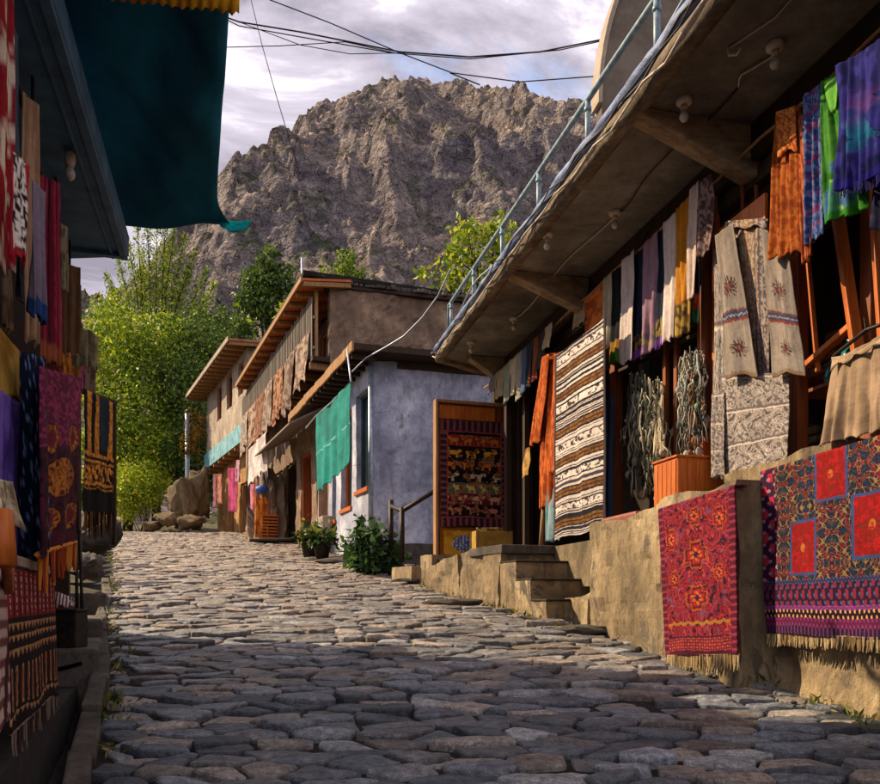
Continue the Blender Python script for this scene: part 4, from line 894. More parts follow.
# light bulbs on the soffit
for k, (px, py, o, lb_) in enumerate(((775,45,.0,'porcelain light bulb nearest on the concrete soffit'),(615,212,.0,'porcelain light bulb on the soffit above the white scarves'),(514,318,.0,'porcelain light bulb near the far end of the soffit'),(547,234,.40,'small dusty bulb on the soffit near its outer edge'),(471,342,.30,'last small bulb at the far corner of the soffit'),(684,100,.33,'dusty bulb fitting by the nearest roof beam'))):
    # where the ray meets the soffit
    Y = (SZ-EZ)*F/(HY-py); x = (px-CX)/F*Y; t = thing('light_bulb', lb_, 'light bulb', (x, Y, SZ+.01), 'bulbs under the right roof')
    MB().lathe((x,Y,SZ-.04), [(.035,0),(.06,.012),(.062,.04),(.05,.06)], 20).build('socket', PORC, t, True)
    MB().lathe((x,Y,SZ-.085), [(.022,0),(.025,.048)], 14).build('holder', PORC, t, True)
    MB().lathe((x,Y,SZ-.17), [(.004,0),(.022,.006),(.036,.03),(.034,.05),(.02,.085)], 18).build('bulb', GLASSB, t, True)
x, Y = at(728,48,(SZ-EZ)*F/(HY-48)).x, (SZ-EZ)*F/(HY-48); m = MB(); m.tube([(x,Y,SZ+.02),(x+.01,Y,SZ-.05),(x+.05,Y-.02,SZ-.06),(x+.07,Y-.05,SZ-.03)], .012, 6); m.tube([(x,Y,SZ-.01),(x+.2,Y-.3,SZ-.012),(x+.3,Y-.7,SZ-.0)], .004, 5); tag(m.build('loose_wire', PORC, None, True), 'loose wire end poking from the nearest part of the soffit', 'wire')
# dark terracotta strip at the end of the ledge
m = MB(); m.pbox(RA, RA.t(640,-.05), RA.t(596,-.05), 2.0, 2.1, -.30, .0); tag(m.build('mat_roll', simple('red_brick','#6b3527','#8d4b38',9), None, bevel=.03), 'flat red clay block lying on the wall by the striped rug', 'block')

# ------------------------------------------------------------------ terrace and stairs
ter = thing('stone_terrace', 'ochre stone terrace with worn steps before the bazaar', 'terrace', TP.P(2, 1.1, -.4))
tE = TP.t(425)
def stepq(px): return TP.t(px)
s0, s1, s2, s3 = stepq(546), stepq(531), stepq(516), stepq(500)
lv = [1.25, 1.475, 1.69, FL-.01]
for k, (a, b, z) in enumerate(((s0,s1,lv[0]),(s1,s2,lv[1]),(s2,s3,lv[2]))):
    wall('step', TP, a, b+.02, .4, z, .95, OCHRE if k != 9 else DARKSTONE, ter, .0, amp=.02, step=.09, seed=20+k)
    # tread slab with a worn nose
    m = MB(); m.pbox(TP, a-.03, b-.001, z-.012, z+.012, -.95, .012); m.build('tread', DARKSTONE, ter, bevel=.012)
wall('terrace_wall', TP, s3, TP.t(462), .5, FL-.015, 1.0, OCHRE, ter, .02, amp=.05, step=.075, seed=30, topf=lambda t: -.03*(t-s3))
wall('terrace_wall', TP, TP.t(462)+.003, tE, .6, FL-.05, 1.0, OCHRE, ter, .045, amp=.045, step=.075, seed=33, topf=lambda t: -.10*(t-TP.t(462)))
wall('low_block', TP, tE+.003, tE+.55, .8, 1.92, .55, OCHRE, ter, -.10, amp=.03, step=.12, seed=36)
wall('low_block', TP, tE+.556, tE+1.5, .8, 1.78, .6, OCHRE, ter, .05, amp=.03, step=.12, seed=37)
m = MB(); m.prism([TP.P(s3-.05, FL-.10, .0), TP.P(s3+.9, FL-.10, .02), TP.P(s3+.9, FL-.10, -1.2), TP.P(s3-.05, FL-.10, -1.1)], (0,0,.105)); m.build('landing_slab', GREYSTONE, ter, bevel=.012)
m = MB(); m.prism([TP.P(s3+.89, .6, -.2), TP.P(tE+.4, .6, -.2), TP.P(tE+.4, .6, -1.6), TP.P(s3+.89, .6, -1.6)], (0,0,FL-.64)); m.build('terrace_floor', DIRT, ter)
fs = at(458,606,10.0); 
for k, (px, Y, rx, ry, lb_) in enumerate(((455,9.9,.34,.16,'flat grey stone at the foot of the terrace wall'),(412,12.6,.3,.2,'flat dark slab before the far low blocks'),(585,7.75,.28,.15,'flat grey slab at the foot of the stairs'))):
    p = at(px, 0, Y); c = (p.x, Y, zg(Y)+.03); tag(mesh('flagstone', *rock_pts(c, (rx,ry,.05), 71+k, False, .5), DARKSTONE if k == 1 else GREYSTONE), lb_, 'stone')
# handrail by the far steps
hr = thing('handrail', 'dark iron handrail rising beside the blue wall', 'handrail', (at(392,568,14).x, 14, zg(14)))
m = MB(); m.tube([at(391,500,14.2), at(391,566,14.2)], .045, 8); m.build('post', IRON, hr, True); m = MB(); m.tube([at(402,507,13.6), at(402,562,13.6)], .045, 8); m.build('post', IRON, hr, True)
m = MB(); m.tube([at(391,506,14.2), at(402,511,13.6), at(438,489,13.25)], .04, 8); m.build('rail', IRON, hr, True)

# ------------------------------------------------------------------ goods
def rug_big(u, v):
    c = np.tile(C('#1c1720'), (u.size,1)).reshape(u.shape+(3,)); cream = C('#75603f'); mu = np.abs(((u*3.0)%1)-.5)*2; mv = np.abs(((v*3.2)%1)-.5)*2
    # scrolling vine lattice
    jx = mu+.06*(fbm(u*9,v*9,4,2)-.5); jy = mv+.06*(fbm(u*9+4,v*9,5,2)-.5)
    w1 = np.sin(10*jx+3.0*np.sin(8*jy))+np.sin(12*jy+3*np.cos(8*jx)); w2 = np.sin(19*jx+2*np.sin(13*jy))*np.sin(17*jy+2*np.cos(11*jx))
    k = (w1 > 1.0); c[k] = C('#5c1420'); k = (w1 < -1.1); c[k] = C('#1a2238'); k = (w2 > .55); c[k] = C('#6e1c26'); k = (w2 < -.72); c[k] = C('#223444')
    vine = (np.abs(w1) < .17)|(np.abs(w1-1.45) < .06); c[vine] = cream
    bd = (u < .115); sid = c.copy(); fl = (np.sin(u*60)*np.sin(v*46) > .25); sid[bd] = C('#31142c'); sid[bd & fl] = C('#9b2335'); q = bd & (np.sin(u*60+1)*np.sin(v*92+1) > .6); sid[q] = C('#8a6a80'); c[bd] = sid[bd]
    for r_, cl in ((1.0,'#a31f1f'),):
        for cu, cv, w_, h_ in ((.50,.17,.10,.135),(.74,.46,.125,.16),(.31,.53,.095,.15),(.985,.30,.10,.14),(.985,.70,.06,.08)):
            e = (np.abs(u-cu) < w_) & (np.abs(v-cv) < h_); e2 = (np.abs(u-cu) < w_*.86) & (np.abs(v-cv) < h_*.9); c[e] = C('#2e3f6b'); c[e2] = C('#761414')
            a = np.arctan2(v-cv, (u-cu)*1.3); rr = np.hypot((u-cu)/w_, (v-cv)/h_); k = e2 & (rr < .38+.3*np.abs(np.cos(2*a))) & (np.abs(np.sin(6*a)) < .35); c[k] = C('#5a2a1e'); k = e2 & (rr < .16); c[k] = C('#9a5a26'); k = e2 & (fbm(u*50,v*50,8,2) > .62); c[k] = C('#8f1517')
    # lower borders
    for a, b, base, fg, n, ph in ((.70,.725,'#2a2440','#3c4a70',50,0),(.725,.84,'#231228','#6f2030',22,1),(.84,.862,'#5f2b5f','#7d3a72',30,0),(.862,.905,'#1b1216','#b88660',34,0),(.905,.95,'#4a1838','#7a2a58',40,0),(.95,1.1,'#20142a','#5a2a50',40,0)):
        k = (v > a)&(v <= b); c[k] = C(base); q = k & (np.sin(u*n*6.283/1)*np.cos((v-a)/(b-a)*3.14*(2 if ph else 1)) > (.15 if ph else .35)); c[q] = C(fg)
        if ph: q = k & (np.sin(u*n*6.283+2)*np.sin((v-a)/(b-a)*9) > .75); c[q] = C('#2f4a78')
    k = (v < .035); c[k] = C('#39203c'); k = k & (np.sin(u*150) > .2); c[k] = C('#7f4a58'); return c
def rug_red(u, v):
    mu = np.abs(u-.5)*2; q = fbm(mu*2.4+3, v*6.5, 12, 4)+.10*np.sin(mu*9)*np.sin(v*27)+.05*fbm(u*14, v*24, 4, 3); P_ = np.array([C(h) for h in ('#7c1a22','#561222','#8c2320','#3a1028','#7c1a22','#6a1a3c','#9a3a1c','#4a1230')])
    base = P_[np.floor(q*46).astype(int) % 8]
    n = fbm(u*22, v*42, 9, 3); k = n > .68; base[k] = C('#241024'); k = n < .29; base[k] = C('#5c3a52')
    for cu, cv, a, b in ((.5,.40,.17,.10),(.5,.66,.16,.09),(.5,.17,.12,.065),(.82,.22,.10,.08),(.18,.28,.10,.08),(.8,.53,.09,.06),(.2,.53,.09,.06)):
        an = np.arctan2((v-cv)/b, (u-cu)/a); e = (np.abs(u-cu)/a+np.abs(v-cv)/b)*(1+.16*np.cos(an*8)+.12*(fbm(u*30,v*50,5,2)-.5)); ed_ = (e<1); base[ed_] = C('#8e4418'); base[e<.86] = C('#4a1220'); base[e<.66] = C('#8c1e22'); base[(e<.5)&(np.cos(an*6+e*9)>.1)] = C('#a0621f'); base[e<.22] = C('#2c1430')
    k = (np.abs(v-.80-.012*np.abs(np.sin(mu*14))) < .010) & (u > .08) & (u < .92); base[k] = C('#8a5c26')
    k = (v > .89); w_ = np.sin(u*95)*np.sin(v*170); base[k] = C('#561024'); base[k & (w_ > .2)] = C('#842430'); base[k & (w_ < -.6)] = C('#8a5a2a'); k = (v > .97)|((v>.885)&(v<.895)); base[k] = C('#3c0f24')
    k = (u < .07)|(u > .93); base[k] = C('#481228'); base[k & (np.sin(v*150) > .4)] = C('#7a2a38'); return base
TLr, TRr = RA.W(658,500,.285), RA.W(735.5,474,.285); BRr, BLr = RA.W(739.5,655,.30), RA.W(666,656,.30)
o = cloth('rug', [TLr, TRr, BRr, BLr], rug_red, 'narrow crimson and magenta rug draped over the ochre wall', 'rug', 'rugs draped over the ochre wall', nu=170, nv=300, folds=1.4, amp=.014, over=.07, hem=.008, nrm=RA.N(), thick=.012, taper=.5, warp=.006)
fringe(o, BLr, BRr, .10, 90, ['#a8916a','#8a7450','#c0ac84'], RA.N(), 2)
TLb, TRb = RA.W(760,464,.05), RA.W(925,411,.05); BRb, BLb = RA.W(925,641,.09), RA.W(768,634,.09)
o = cloth('rug', [TLb, TRb, BRb, BLb], rug_big, 'wide dark patterned rug with red squares draped over the wall', 'rug', 'rugs draped over the ochre wall', nu=380, nv=340, folds=1.2, amp=.012, over=.06, hem=.006, nrm=RA.N(), thick=.014, taper=.6, warp=.0035)
fringe(o, BLb, BRb, .075, 150, ['#a8916a','#8a7450','#c0ac84','#6d5a40'], RA.N(), 3)

GOODS = 'textiles hanging along the right shop front'
def hang(name, px0, px1, yb, colfn, label, cat, off=-.30, yt=None, ybr=None, **k):
    """cloth on the shop rail between two places along the front"""
    t0, t1 = RA.t(px0, off), RA.t(px1, off); z0 = rz if yt is None else RA.tz(px0, yt, off)[1]; z1 = rz if yt is None else z0
    zb0 = RA.tz(px0, yb, off)[1]; zb1 = RA.tz(px1, ybr, off)[1] if ybr is not None else zb0
    k.setdefault('nu', 24); k.setdefault('nv', 44); k.setdefault('folds', 2.0); k.setdefault('amp', .028); k.setdefault('nrm', RA.N()); g = k.pop('group', GOODS)
    return cloth(name, [RA.P(t0,z0,off), RA.P(t1,z1,off), RA.P(t1,zb1,off+.02), RA.P(t0,zb0,off+.02)], colfn, label, cat, g, **k)
def hemmed(base, hems, pat=None):
    def fn(u, v):
        c = mottled(base, base, 3, 3)(u, v)
        for a, b, h, h2, su, sv in hems:
            k = (v > a) & (v <= b); q = mottled(h, h2, su, sv, 7, .5, .05)(u, v); c[k] = q[k]
        return c
    return fn
row = [(585,605,345,mottled('#8a431a','#b8652a',4,12,2),'rust orange scarf, first in the long rail row'),
 (603,612,350,const('#a0937c'),'narrow khaki scarf between the rust and black scarves'),
 (611,623,366,hemmed('#17181a',[(.76,.88,'#b8542a','#8c6a2a',6,10),(.88,1.1,'#4f9a3a','#3a7a2c',6,10)]),'black scarf with orange and green hem'),
 (622,635,364,const('#b8aaa4'),'plain white scarf, first of the two on the long rail row'),
 (633,645,360,hemmed('#1b2334',[(.78,.93,'#8d7230','#2a2436',14,26),(.93,1.1,'#5d3478','#75489a',4,4)]),'navy scarf with gold pattern and purple hem'),
 (643,658,354,hemmed('#876a78',[(.82,.95,'#8f7d58','#6b5a6a',12,20)]),'mauve scarf beside the navy scarves'),
 (656,666,350,hemmed('#18202e',[(.76,.92,'#97803e','#2a2634',14,26),(.92,1.1,'#5d3478','#7a4f9a',4,4)]),'narrow navy scarf between mauve and white scarves'),
 (664,678,342,const('#c2b3ac'),'plain white scarf beside the mustard scarf'),
 (676,692,336,hemmed('#a86e1c',[(.76,1.1,'#a0843c','#4a3a22',16,30)]),'mustard yellow scarf with a patterned gold hem'),
 (690,700,326,hemmed('#151b2a',[(.78,.9,'#a5522a','#7a2a22',6,8),(.9,1.1,'#2f5a34','#203a28',5,5)]),'dark navy scarf with rust and green hem')]
for k, (a, b, yb, fn, lb_) in enumerate(row): hang('scarf', a, b, yb+2, fn, lb_, 'scarf', off={'plain':-.26,'musta':-.23}.get(lb_[:5], -.30+.02*(k%2)), folds=1.6+.5*(k%3), ybr=yb-5)
hang('scarf', 689, 699, 300, const('#b5a294'), 'white scarf end hanging in front at the near end of the row', 'scarf', off=-.18, yt=190, folds=1.2)
hang('blouse', 697, 714, 262, mottled('#7f6b66','#4a332f',12,20,4), 'dull patterned blouse beside the orange board', 'blouse', off=-.16, yt=186, folds=2, prof=lambda v: (.25-.25*min(1,v*3), .75+.25*min(1,v*3)))
far = [(490,498,395,'#6f675f','grey scarf, farthest on the far rail'),(497,505,400,'#8d7d60','khaki scarf, second from the far end'),(504,511,404,'#7c8270','sage green scarf on the far rail'),(510,517,398,'#a99a80','cream scarf on the far rail'),(516,522,402,'#8f8878','pale grey scarf beside the cream scarf on the far rail'),(521,527,396,'#4a5a72','slate blue scarf on the far rail'),(526,533,390,'#2b3038','black scarf on the far rail'),(532,539,384,'#7a3f28','rust brown scarf on the far rail'),(538,546,372,'#39332f','dark brown scarf at the near end of far rail'),(545,552,350,'#a89276','short tan scarf hanging before the dark doorway')]
for a, b, yb, h, lb_ in far: hang('scarf', a, b, yb, mottled(h, h, 3, 3), lb_, 'scarf', off=-.22, folds=2, nu=14, nv=24, amp=.03, group='scarves on the far rail')
hang('curtain', 560, 578, 322, mottled('#6a4a34','#8a6a4c',4,4), 'brown curtain strip above the striped rug', 'curtain', off=-.35); hang('curtain', 576, 588, 330, const('#968265'), 'beige curtain strip next to the rust orange scarf', 'curtain', off=-.33)
# orange robe
def robe(u, v): return mottled('#8f4018','#b8602a',18,30,3,.55,.1)(u, v)
t0, t1 = RA.t(531,-.12), RA.t(562,-.12); z0 = RA.tz(546,352,-.12)[1]; z1 = RA.tz(546,500,-.12)[1]
rt = thing('robe', 'rust orange patterned robe hanging beside the striped rug', 'robe', RA.P((t0+t1)/2, z1, -.12), GOODS)
k_ = dict(parent=rt, nrm=RA.N(), nu=30, nv=60)
W_ = lambda px, py, off=-.12: RA.W(px, py, off)
cloth('body', [W_(543,354), W_(563,352), W_(560,506), W_(540,510)], robe, folds=3.5, amp=.05, prof=lambda v: (.12-.12*min(1,v*2), .95), **k_)
cloth('sleeve', [W_(541,358,-.06), W_(549,354,-.06), W_(541,440,-.06), W_(530,446,-.06)], robe, folds=2, amp=.035, parent=rt, nrm=RA.N(), nu=16, nv=34)
cloth('sleeve', [W_(556,356,-.05), W_(565,353,-.05), W_(560,470,-.05), W_(549,474,-.05)], robe, folds=2, amp=.03, parent=rt, nrm=RA.N(), nu=16, nv=34)
cloth('lining', [W_(546,384,-.14), W_(559,378,-.14), W_(553,505,-.14), W_(543,510,-.14)], const('#3a2318'), folds=2, amp=.03, parent=rt, nrm=RA.N(), nu=12, nv=24)
# striped rug
sb = [];rs = np.random.default_rng(5); x = 0
pat_ = [('#c9beb4',.03),('#2a2430',.012),('#c0b4aa',.02),('#2a2430',.02),('#b9aea6',.012),('#3a3440',.008)]
brown = [.12,.245,.44,.60,.77,.93]
def striped(u, v):
    v2 = v+.006*np.sin(u*4); c = np.tile(C('#b9aca2'), (u.size,1)).reshape(u.shape+(3,))
    r5 = np.random.default_rng(77); cuts = np.cumsum(r5.choice([.004,.005,.007,.009,.013,.017], 130)); pl_ = np.array([C(h) for h in ('#b5a9a0','#1a1720','#a3988f','#221e28','#c0b5ab','#1a1720','#bdb1a7','#3a3540')]); ix = np.searchsorted(cuts, np.clip(v2,0,1)); c = pl_[ix % 8]
    for b in brown:
        k = np.abs(v2-b) < .017; q = mottled('#54341a','#7a5228',40,70,4,.5,.2)(u, v2); c[k] = q[k]; k = (np.abs(v2-b) < .004); c[k] = C('#3a2412')
        k = (np.abs(np.abs(v2-b)-.021) < .004); c[k] = C('#1d1a22')
    for b in (.05,.31,.52,.68,.85):
        k = np.abs(v2-b) < .016; q = mottled('#c4b8ae','#3a3230',30,60,4,.56,.05)(u, v2); c[k] = q[k]
    k = (u > .965)|(u < .03); c[k] = C('#3a3234'); return c
o = hang('rug', 557, 606, 540, striped, 'long black, white and brown striped rug hanging by the stairs', 'rug', off=-.02, yt=356, ybr=527, nu=70, nv=420, folds=1.6, amp=.03, taper=.5, warp=.0018)
# necklaces and bead strings behind the row
BEAD = fabric_mat('bead_strings'); 
def beads(px0, px1, y0, y1, n, cols, label, seed):
    rs = np.random.default_rng(seed); m = MB()
    for k in range(n):
        a = px0+(px1-px0)*rs.random(); b = a+rs.normal()*5; ya = y0+rs.random()*(y1-y0)*.25; yb = ya+(y1-ya)*(.3+.7*rs.random()); off = -.45+rs.random()*.12; c = C(cols[rs.integers(len(cols))])
        p = [RA.W(a+(b-a)*s+7*math.sin(s*9+k)*s*(1-s)+rs.normal()*1.2, ya+(yb-ya)*s+rs.normal()*2, off+.06*math.sin(5*s+k)) for s in np.linspace(0,1,11)]
        m.tube(p, .004+.007*rs.random(), 5, c)
        if k % 3 == 0:
            v, f = ICO2; q = np.array(p[-1]); m.add(v*(.015+.03*rs.random())*np.array([1,.6,1.2])+q, f.tolist(), c)
    return tag(m.build('bead_strings', BEAD, None, True), label, 'beads', 'bunches of beads in the shop window')
beads(631, 646, 372, 500, 110, ['#6f7063','#53564a','#888474','#3a3e35','#a39d8a'], 'grey tangle of beads and strings left of the cream scarf', 1)
beads(646, 662, 378, 498, 100, ['#5f6054','#88826f','#45483e','#a8a18c'], 'pale bead strings behind the cream scarf', 2)
beads(682, 703, 350, 458, 110, ['#6f746c','#9a9c94','#474f4a','#7a5f46','#b8b3a6'], 'white and grey beads right of the red-brown post', 3)
hang('scarf', 656, 667, 455, mottled('#a8977a','#cabb9c',8,4), 'cream pleated scarf hanging among the bead strings', 'scarf', off=-.33, yt=385, folds=4, prof=lambda v: (.45-.45*v, .6+.4*v))
c = RA.W(699, 408, -.36); tag(mesh('purse', *rock_pts(tuple(c), (.05,.04,.055), 5, False, .2), simple('green_cloth','#2f7a4a','#62a86c',9), None, True), 'small green cloth purse among the beads', 'purse')
# wooden box on the wall
q0, q1 = RA.t(675,.12), RA.t(652,.12); zb = RA.tz(665,500,.12)[1]; zt = RA.tz(665,460,.12)[1]
bx2 = thing('wooden_box', 'orange plank box standing on the wall top', 'box', RA.P((q0+q1)/2, 2.06, -.1))
m = MB(); m.pbox(RA, q0, q1, 2.05, zt, -.42, .10); m.build('body', OWOOD, bx2, bevel=.004)
m = MB()
for k in range(5): m.pbox(RA, q0+.01+(q1-q0-.02)*k/5+.004, q0+.01+(q1-q0-.02)*(k+1)/5-.004, 2.07, zt-.02, .095, .108)
for k in range(6): m.pbox(RA, q0-.008, q0+.01, 2.07, zt-.02, -.41+.51*k/6+.004, -.41+.51*(k+1)/6-.004)
m.build('planks', OWOOD, bx2, bevel=.003)
m = MB(); m.pbox(RA, q0-.015, q1+.015, zt, zt+.018, -.43, .115); m.build('lid', OWOOD, bx2, bevel=.004)
# orange board behind the coat
m = MB(); m.pbox(RA, RA.t(766,-.28), RA.t(713,-.28), RA.tz(740,275,-.28)[1], RA.tz(740,213,-.28)[1], -.30, -.27); tag(m.build('board', OWOOD, None, bevel=.004), 'plain orange wooden board behind the embroidered coat', 'board')
# the long embroidered coat
ct_ = thing('embroidered_coat', 'long beige coat with embroidered sleeves hanging in the shop front', 'coat', RA.W(757,378,-.2), GOODS)
def coatbody(u, v):
    c = mottled('#8d8078','#4f4340',40,70,3,.52,.06)(u, v); k = (np.abs(u-.5) < .2); q = mottled('#9a8a76','#6b5646',50,80,5,.5,.1)(u, v); c[k] = q[k]; k = (np.abs(u-.5) < .05); c[k] = mottled('#7a5644','#a88a6c',60,90,5)(u, v)[k]
    for e in (.18,.30,.70,.82): k = (np.abs(u-e) < .018); c[k] = C('#46464f')
    k = (np.abs(u-.24) < .03)|(np.abs(u-.76) < .03); c[k] = mottled('#6f4a3c','#a1826a',60,120,3)(u, v)[k]; return c
def sleeve(u, v):
    c = mottled('#726860','#82776d',5,5,3)(u, v)
    for a, b, h in ((.555,.57,'#5a3a34'),(.57,.592,'#34344a'),(.592,.60,'#84828a'),(.60,.618,'#34344a'),(.618,.635,'#6b3026')): k = (v>a)&(v<b); c[k] = C(h)
    for cu, cv, s in ((.5,.40,1.0),(.55,.82,.8)):
        du, dv = (u-cu)/(.34*s), (v-cv)/(.085*s); a = np.arctan2(dv, du); r = np.hypot(du, dv); k = (r < .45+.5*np.abs(np.cos(3.5*a))) & (np.abs(np.sin(7*a+2*r)) < .75); c[k] = C('#3a2a28'); k = (r < .45) & (np.abs(np.cos(3*a)) > .4); c[k] = C('#4f2426'); k = r < .15; c[k] = C('#6a4a3c')
    k = v > .97; c[k] = C('#6f5b48'); return c
k2 = dict(parent=ct_, nrm=RA.N())
cloth('body', [W_(726,222,-.21), W_(768,219,-.21), W_(770,374,-.20), W_(732,378,-.20)], coatbody, nu=70, nv=130, folds=2.5, amp=.018, **k2)
cloth('sleeve', [W_(715,236,-.13), W_(732,224,-.13), W_(756,375,-.10), W_(728,379,-.10)], sleeve, nu=50, nv=130, folds=.8, amp=.02, taper=.6, **k2)
cloth('sleeve', [W_(761,228,-.13), W_(786,244,-.13), W_(803,374,-.10), W_(773,377,-.10)], sleeve, nu=50, nv=130, folds=.8, amp=.02, taper=.6, **k2)
cloth('collar', [W_(728,221,-.18), W_(766,218,-.18), W_(766,226,-.17), W_(729,229,-.17)], coatbody, nu=24, nv=8, folds=2, amp=.008, **k2)
def greyprint(u, v): 
    x = u*2.2; y = v*3; w = np.sin(11*x+3*np.sin(9*y))+np.sin(13*y+3*np.cos(10*x)); w2 = np.sin(29*x+3*np.sin(21*y))*np.sin(27*y+3*np.cos(23*x)); c = mottled('#8f857e','#a0958c',9,12,5)(u, v); c[np.abs(w) < .3] = C('#57504e'); c[np.abs(w2) > .62] = C('#6a625e'); c[w > 1.35] = C('#4c4644'); k = (np.abs((v*3)%1-.02) < .035); c[k] = C('#5f5450'); k = (np.abs((v*3)%1-.1) < .02); c[k] = C('#b9aca2'); return c
cloth('shawl', [W_(714,245,-.24), W_(730,240,-.24), W_(728,478,-.2), W_(713,478,-.2)], greyprint, 'grey printed shawl edge hanging behind the coat', 'shawl', GOODS, nrm=RA.N(), nu=50, nv=170, folds=1.5, amp=.02, warp=.006)
cloth('printed_cloth', [W_(722,376,-.16), W_(789,372,-.16), W_(790,462,-.13), W_(722,480,-.13)], greyprint, 'grey floral printed cloth folded below the embroidered coat', 'cloth', GOODS, nrm=RA.N(), nu=130, nv=150, folds=2.2, amp=.02, warp=.006)
cloth('printed_cloth', [W_(711,394,-.14), W_(724,392,-.14), W_(726,478,-.10), W_(711,476,-.10)], greyprint, 'narrow folded end of grey printed cloth beside the post', 'cloth', GOODS, nrm=RA.N(), nu=20, nv=60, folds=1.2, amp=.025)
# dresses
def odress(u, v): return mottled('#7a360f','#9c5420',22,40,3,.5,.1)(u, v)
od = thing('dress', 'bright orange brocade dress hanging over the orange board', 'dress', W_(788,258,-.1), GOODS)
cloth('body', [W_(770,116,-.12), W_(806,104,-.12), W_(809,250,-.06), W_(767,259,-.06)], odress, nu=50, nv=80, folds=4, amp=.04, parent=od, nrm=RA.N(), prof=lambda v: (.12-.12*min(1,v*2.4), .88+.12*min(1,v*2.4)), hem=.02)
cloth('sleeve', [W_(797,120,-.08), W_(806,112,-.08), W_(811,254,-.04), W_(803,264,-.04)], mottled('#7d3418','#b3663a',20,30,3), nu=14, nv=40, folds=2, amp=.03, parent=od, nrm=RA.N())
cloth('yoke', [W_(776,112,-.06), W_(795,106,-.06), W_(797,150,-.05), W_(777,156,-.05)], mottled('#b8763a','#8a3a14',30,40,3,.5,.03), nu=16, nv=24, folds=1, amp=.008, parent=od, nrm=RA.N())
def bluep(u, v): 
    c = mottled('#28406e','#646c98',22,50,5,.52,.05)(u, v); k = (np.abs(u-.5) < .3) & (((v*9)%1) < .4) & (mottled('#000000','#ffffff',20,40,3)(u,v)[...,0] > .5); c[k] = C('#7a3058'); return c
W2 = lambda px, py, off=-.05: RA.W(px, py, off)
cloth('shawl', [W2(803,96), W2(824,82), W2(826,232), W2(806,246)], bluep, 'blue and mauve patterned shawl beside the orange dress', 'shawl', GOODS, nrm=RA.N(), nu=30, nv=80, folds=2.5, amp=.03)
def greend(u, v):
    c = mottled('#265c1a','#3f7629',5,8,3)(u, v); k = (v > .72) & (u > .2) & (u < .85); q = mottled('#3f7a5a','#8aae4a',12,14,3,.5,.1)(u, v); c[k] = q[k]; k = (v>.6)&(fbm(u*9,v*11,3,3)>.6); c[k] = C('#3a5a90'); k = v > .95; c[k] = C('#2c6a1c'); return c
gd = thing('dress', 'bright green dress with a patterned hem, beside the blue shawl', 'dress', W2(843,222), GOODS)
cloth('body', [W2(820,82,0.0), W2(852,66,0.0), W2(868,208,.06), W2(820,224,.06)], greend, nu=50, nv=80, folds=3, amp=.04, parent=gd, nrm=RA.N(), prof=lambda v: (.05, .6+.4*min(1,v*1.6)))
cloth('collar', [W2(824,82,.03), W2(840,74,.03), W2(836,110,.03), W2(830,112,.03)], const('#5c9a3a'), nu=10, nv=12, folds=1, amp=.01, parent=gd, nrm=RA.N())
def bluepurp(u, v):
    c = mottled('#14164a','#27256c',6,9,3)(u, v); n = fbm(u*3, v*7, 6, 4); k = np.exp(-((v-.62)/.13)**2)*(n>.5); c = c*(1-k[...,None])+C('#1a5a7a')*k[...,None]; k = np.exp(-((v-.42)/.1)**2)*(n>.55); c = c*(1-k[...,None])+C('#4a306c')*k[...,None]; k = v > .93; c[k] = C('#1d1a6a'); return c
o = cloth('shawl', [W2(836,66,.09), W2(905,26,.09), W2(905,170,.12), W2(838,190,.12)], bluepurp, 'deep blue and purple shawl, highest at the right edge', 'shawl', GOODS, nrm=RA.N(), nu=70, nv=80, folds=6, amp=.04); fringe(o, W2(838,189,.12), W2(905,169,.12), .06, 60, ['#1d1a4a','#2a2870'], RA.N(), 6)
cloth('shawl', [W2(872,150,.0), W2(925,110,.0), W2(925,215,.02), W2(874,232,.02)], mottled('#1a1a30','#2f2a48',6,8), 'dark indigo cloth behind the blue shawl', 'shawl', GOODS, nrm=RA.N(), nu=20, nv=30, folds=3, amp=.03)
# beige skirt on its hanger
sk = thing('pleated_skirt', 'plain beige pleated skirt on a hanger above the wide rug', 'skirt', W2(855,440), GOODS)
cloth('skirt', [W2(832,362,.0), W2(905,322,.0), W2(915,422,.06), W2(820,446,.06)], mottled('#85705a','#988068',3,2,3), nu=110, nv=70, folds=7, amp=.032, second=.1, parent=sk, nrm=RA.N(), taper=.12, hem=.01)
cloth('waistband', [W2(832,357,.025), W2(905,317,.025), W2(905,330,.03), W2(832,370,.03)], mottled('#8d775f','#a08870',3,2,3), nu=30, nv=6, folds=4, amp=.01, parent=sk, nrm=RA.N(), sag=.05)
m = MB(); m.tube([W2(834,356,.0), W2(866,330,.0), W2(905,316,.0)], .012, 6); m.tube([W2(866,330,.0), W2(864,318,-.05)], .005, 5); m.build('hanger', IRON, sk, True)
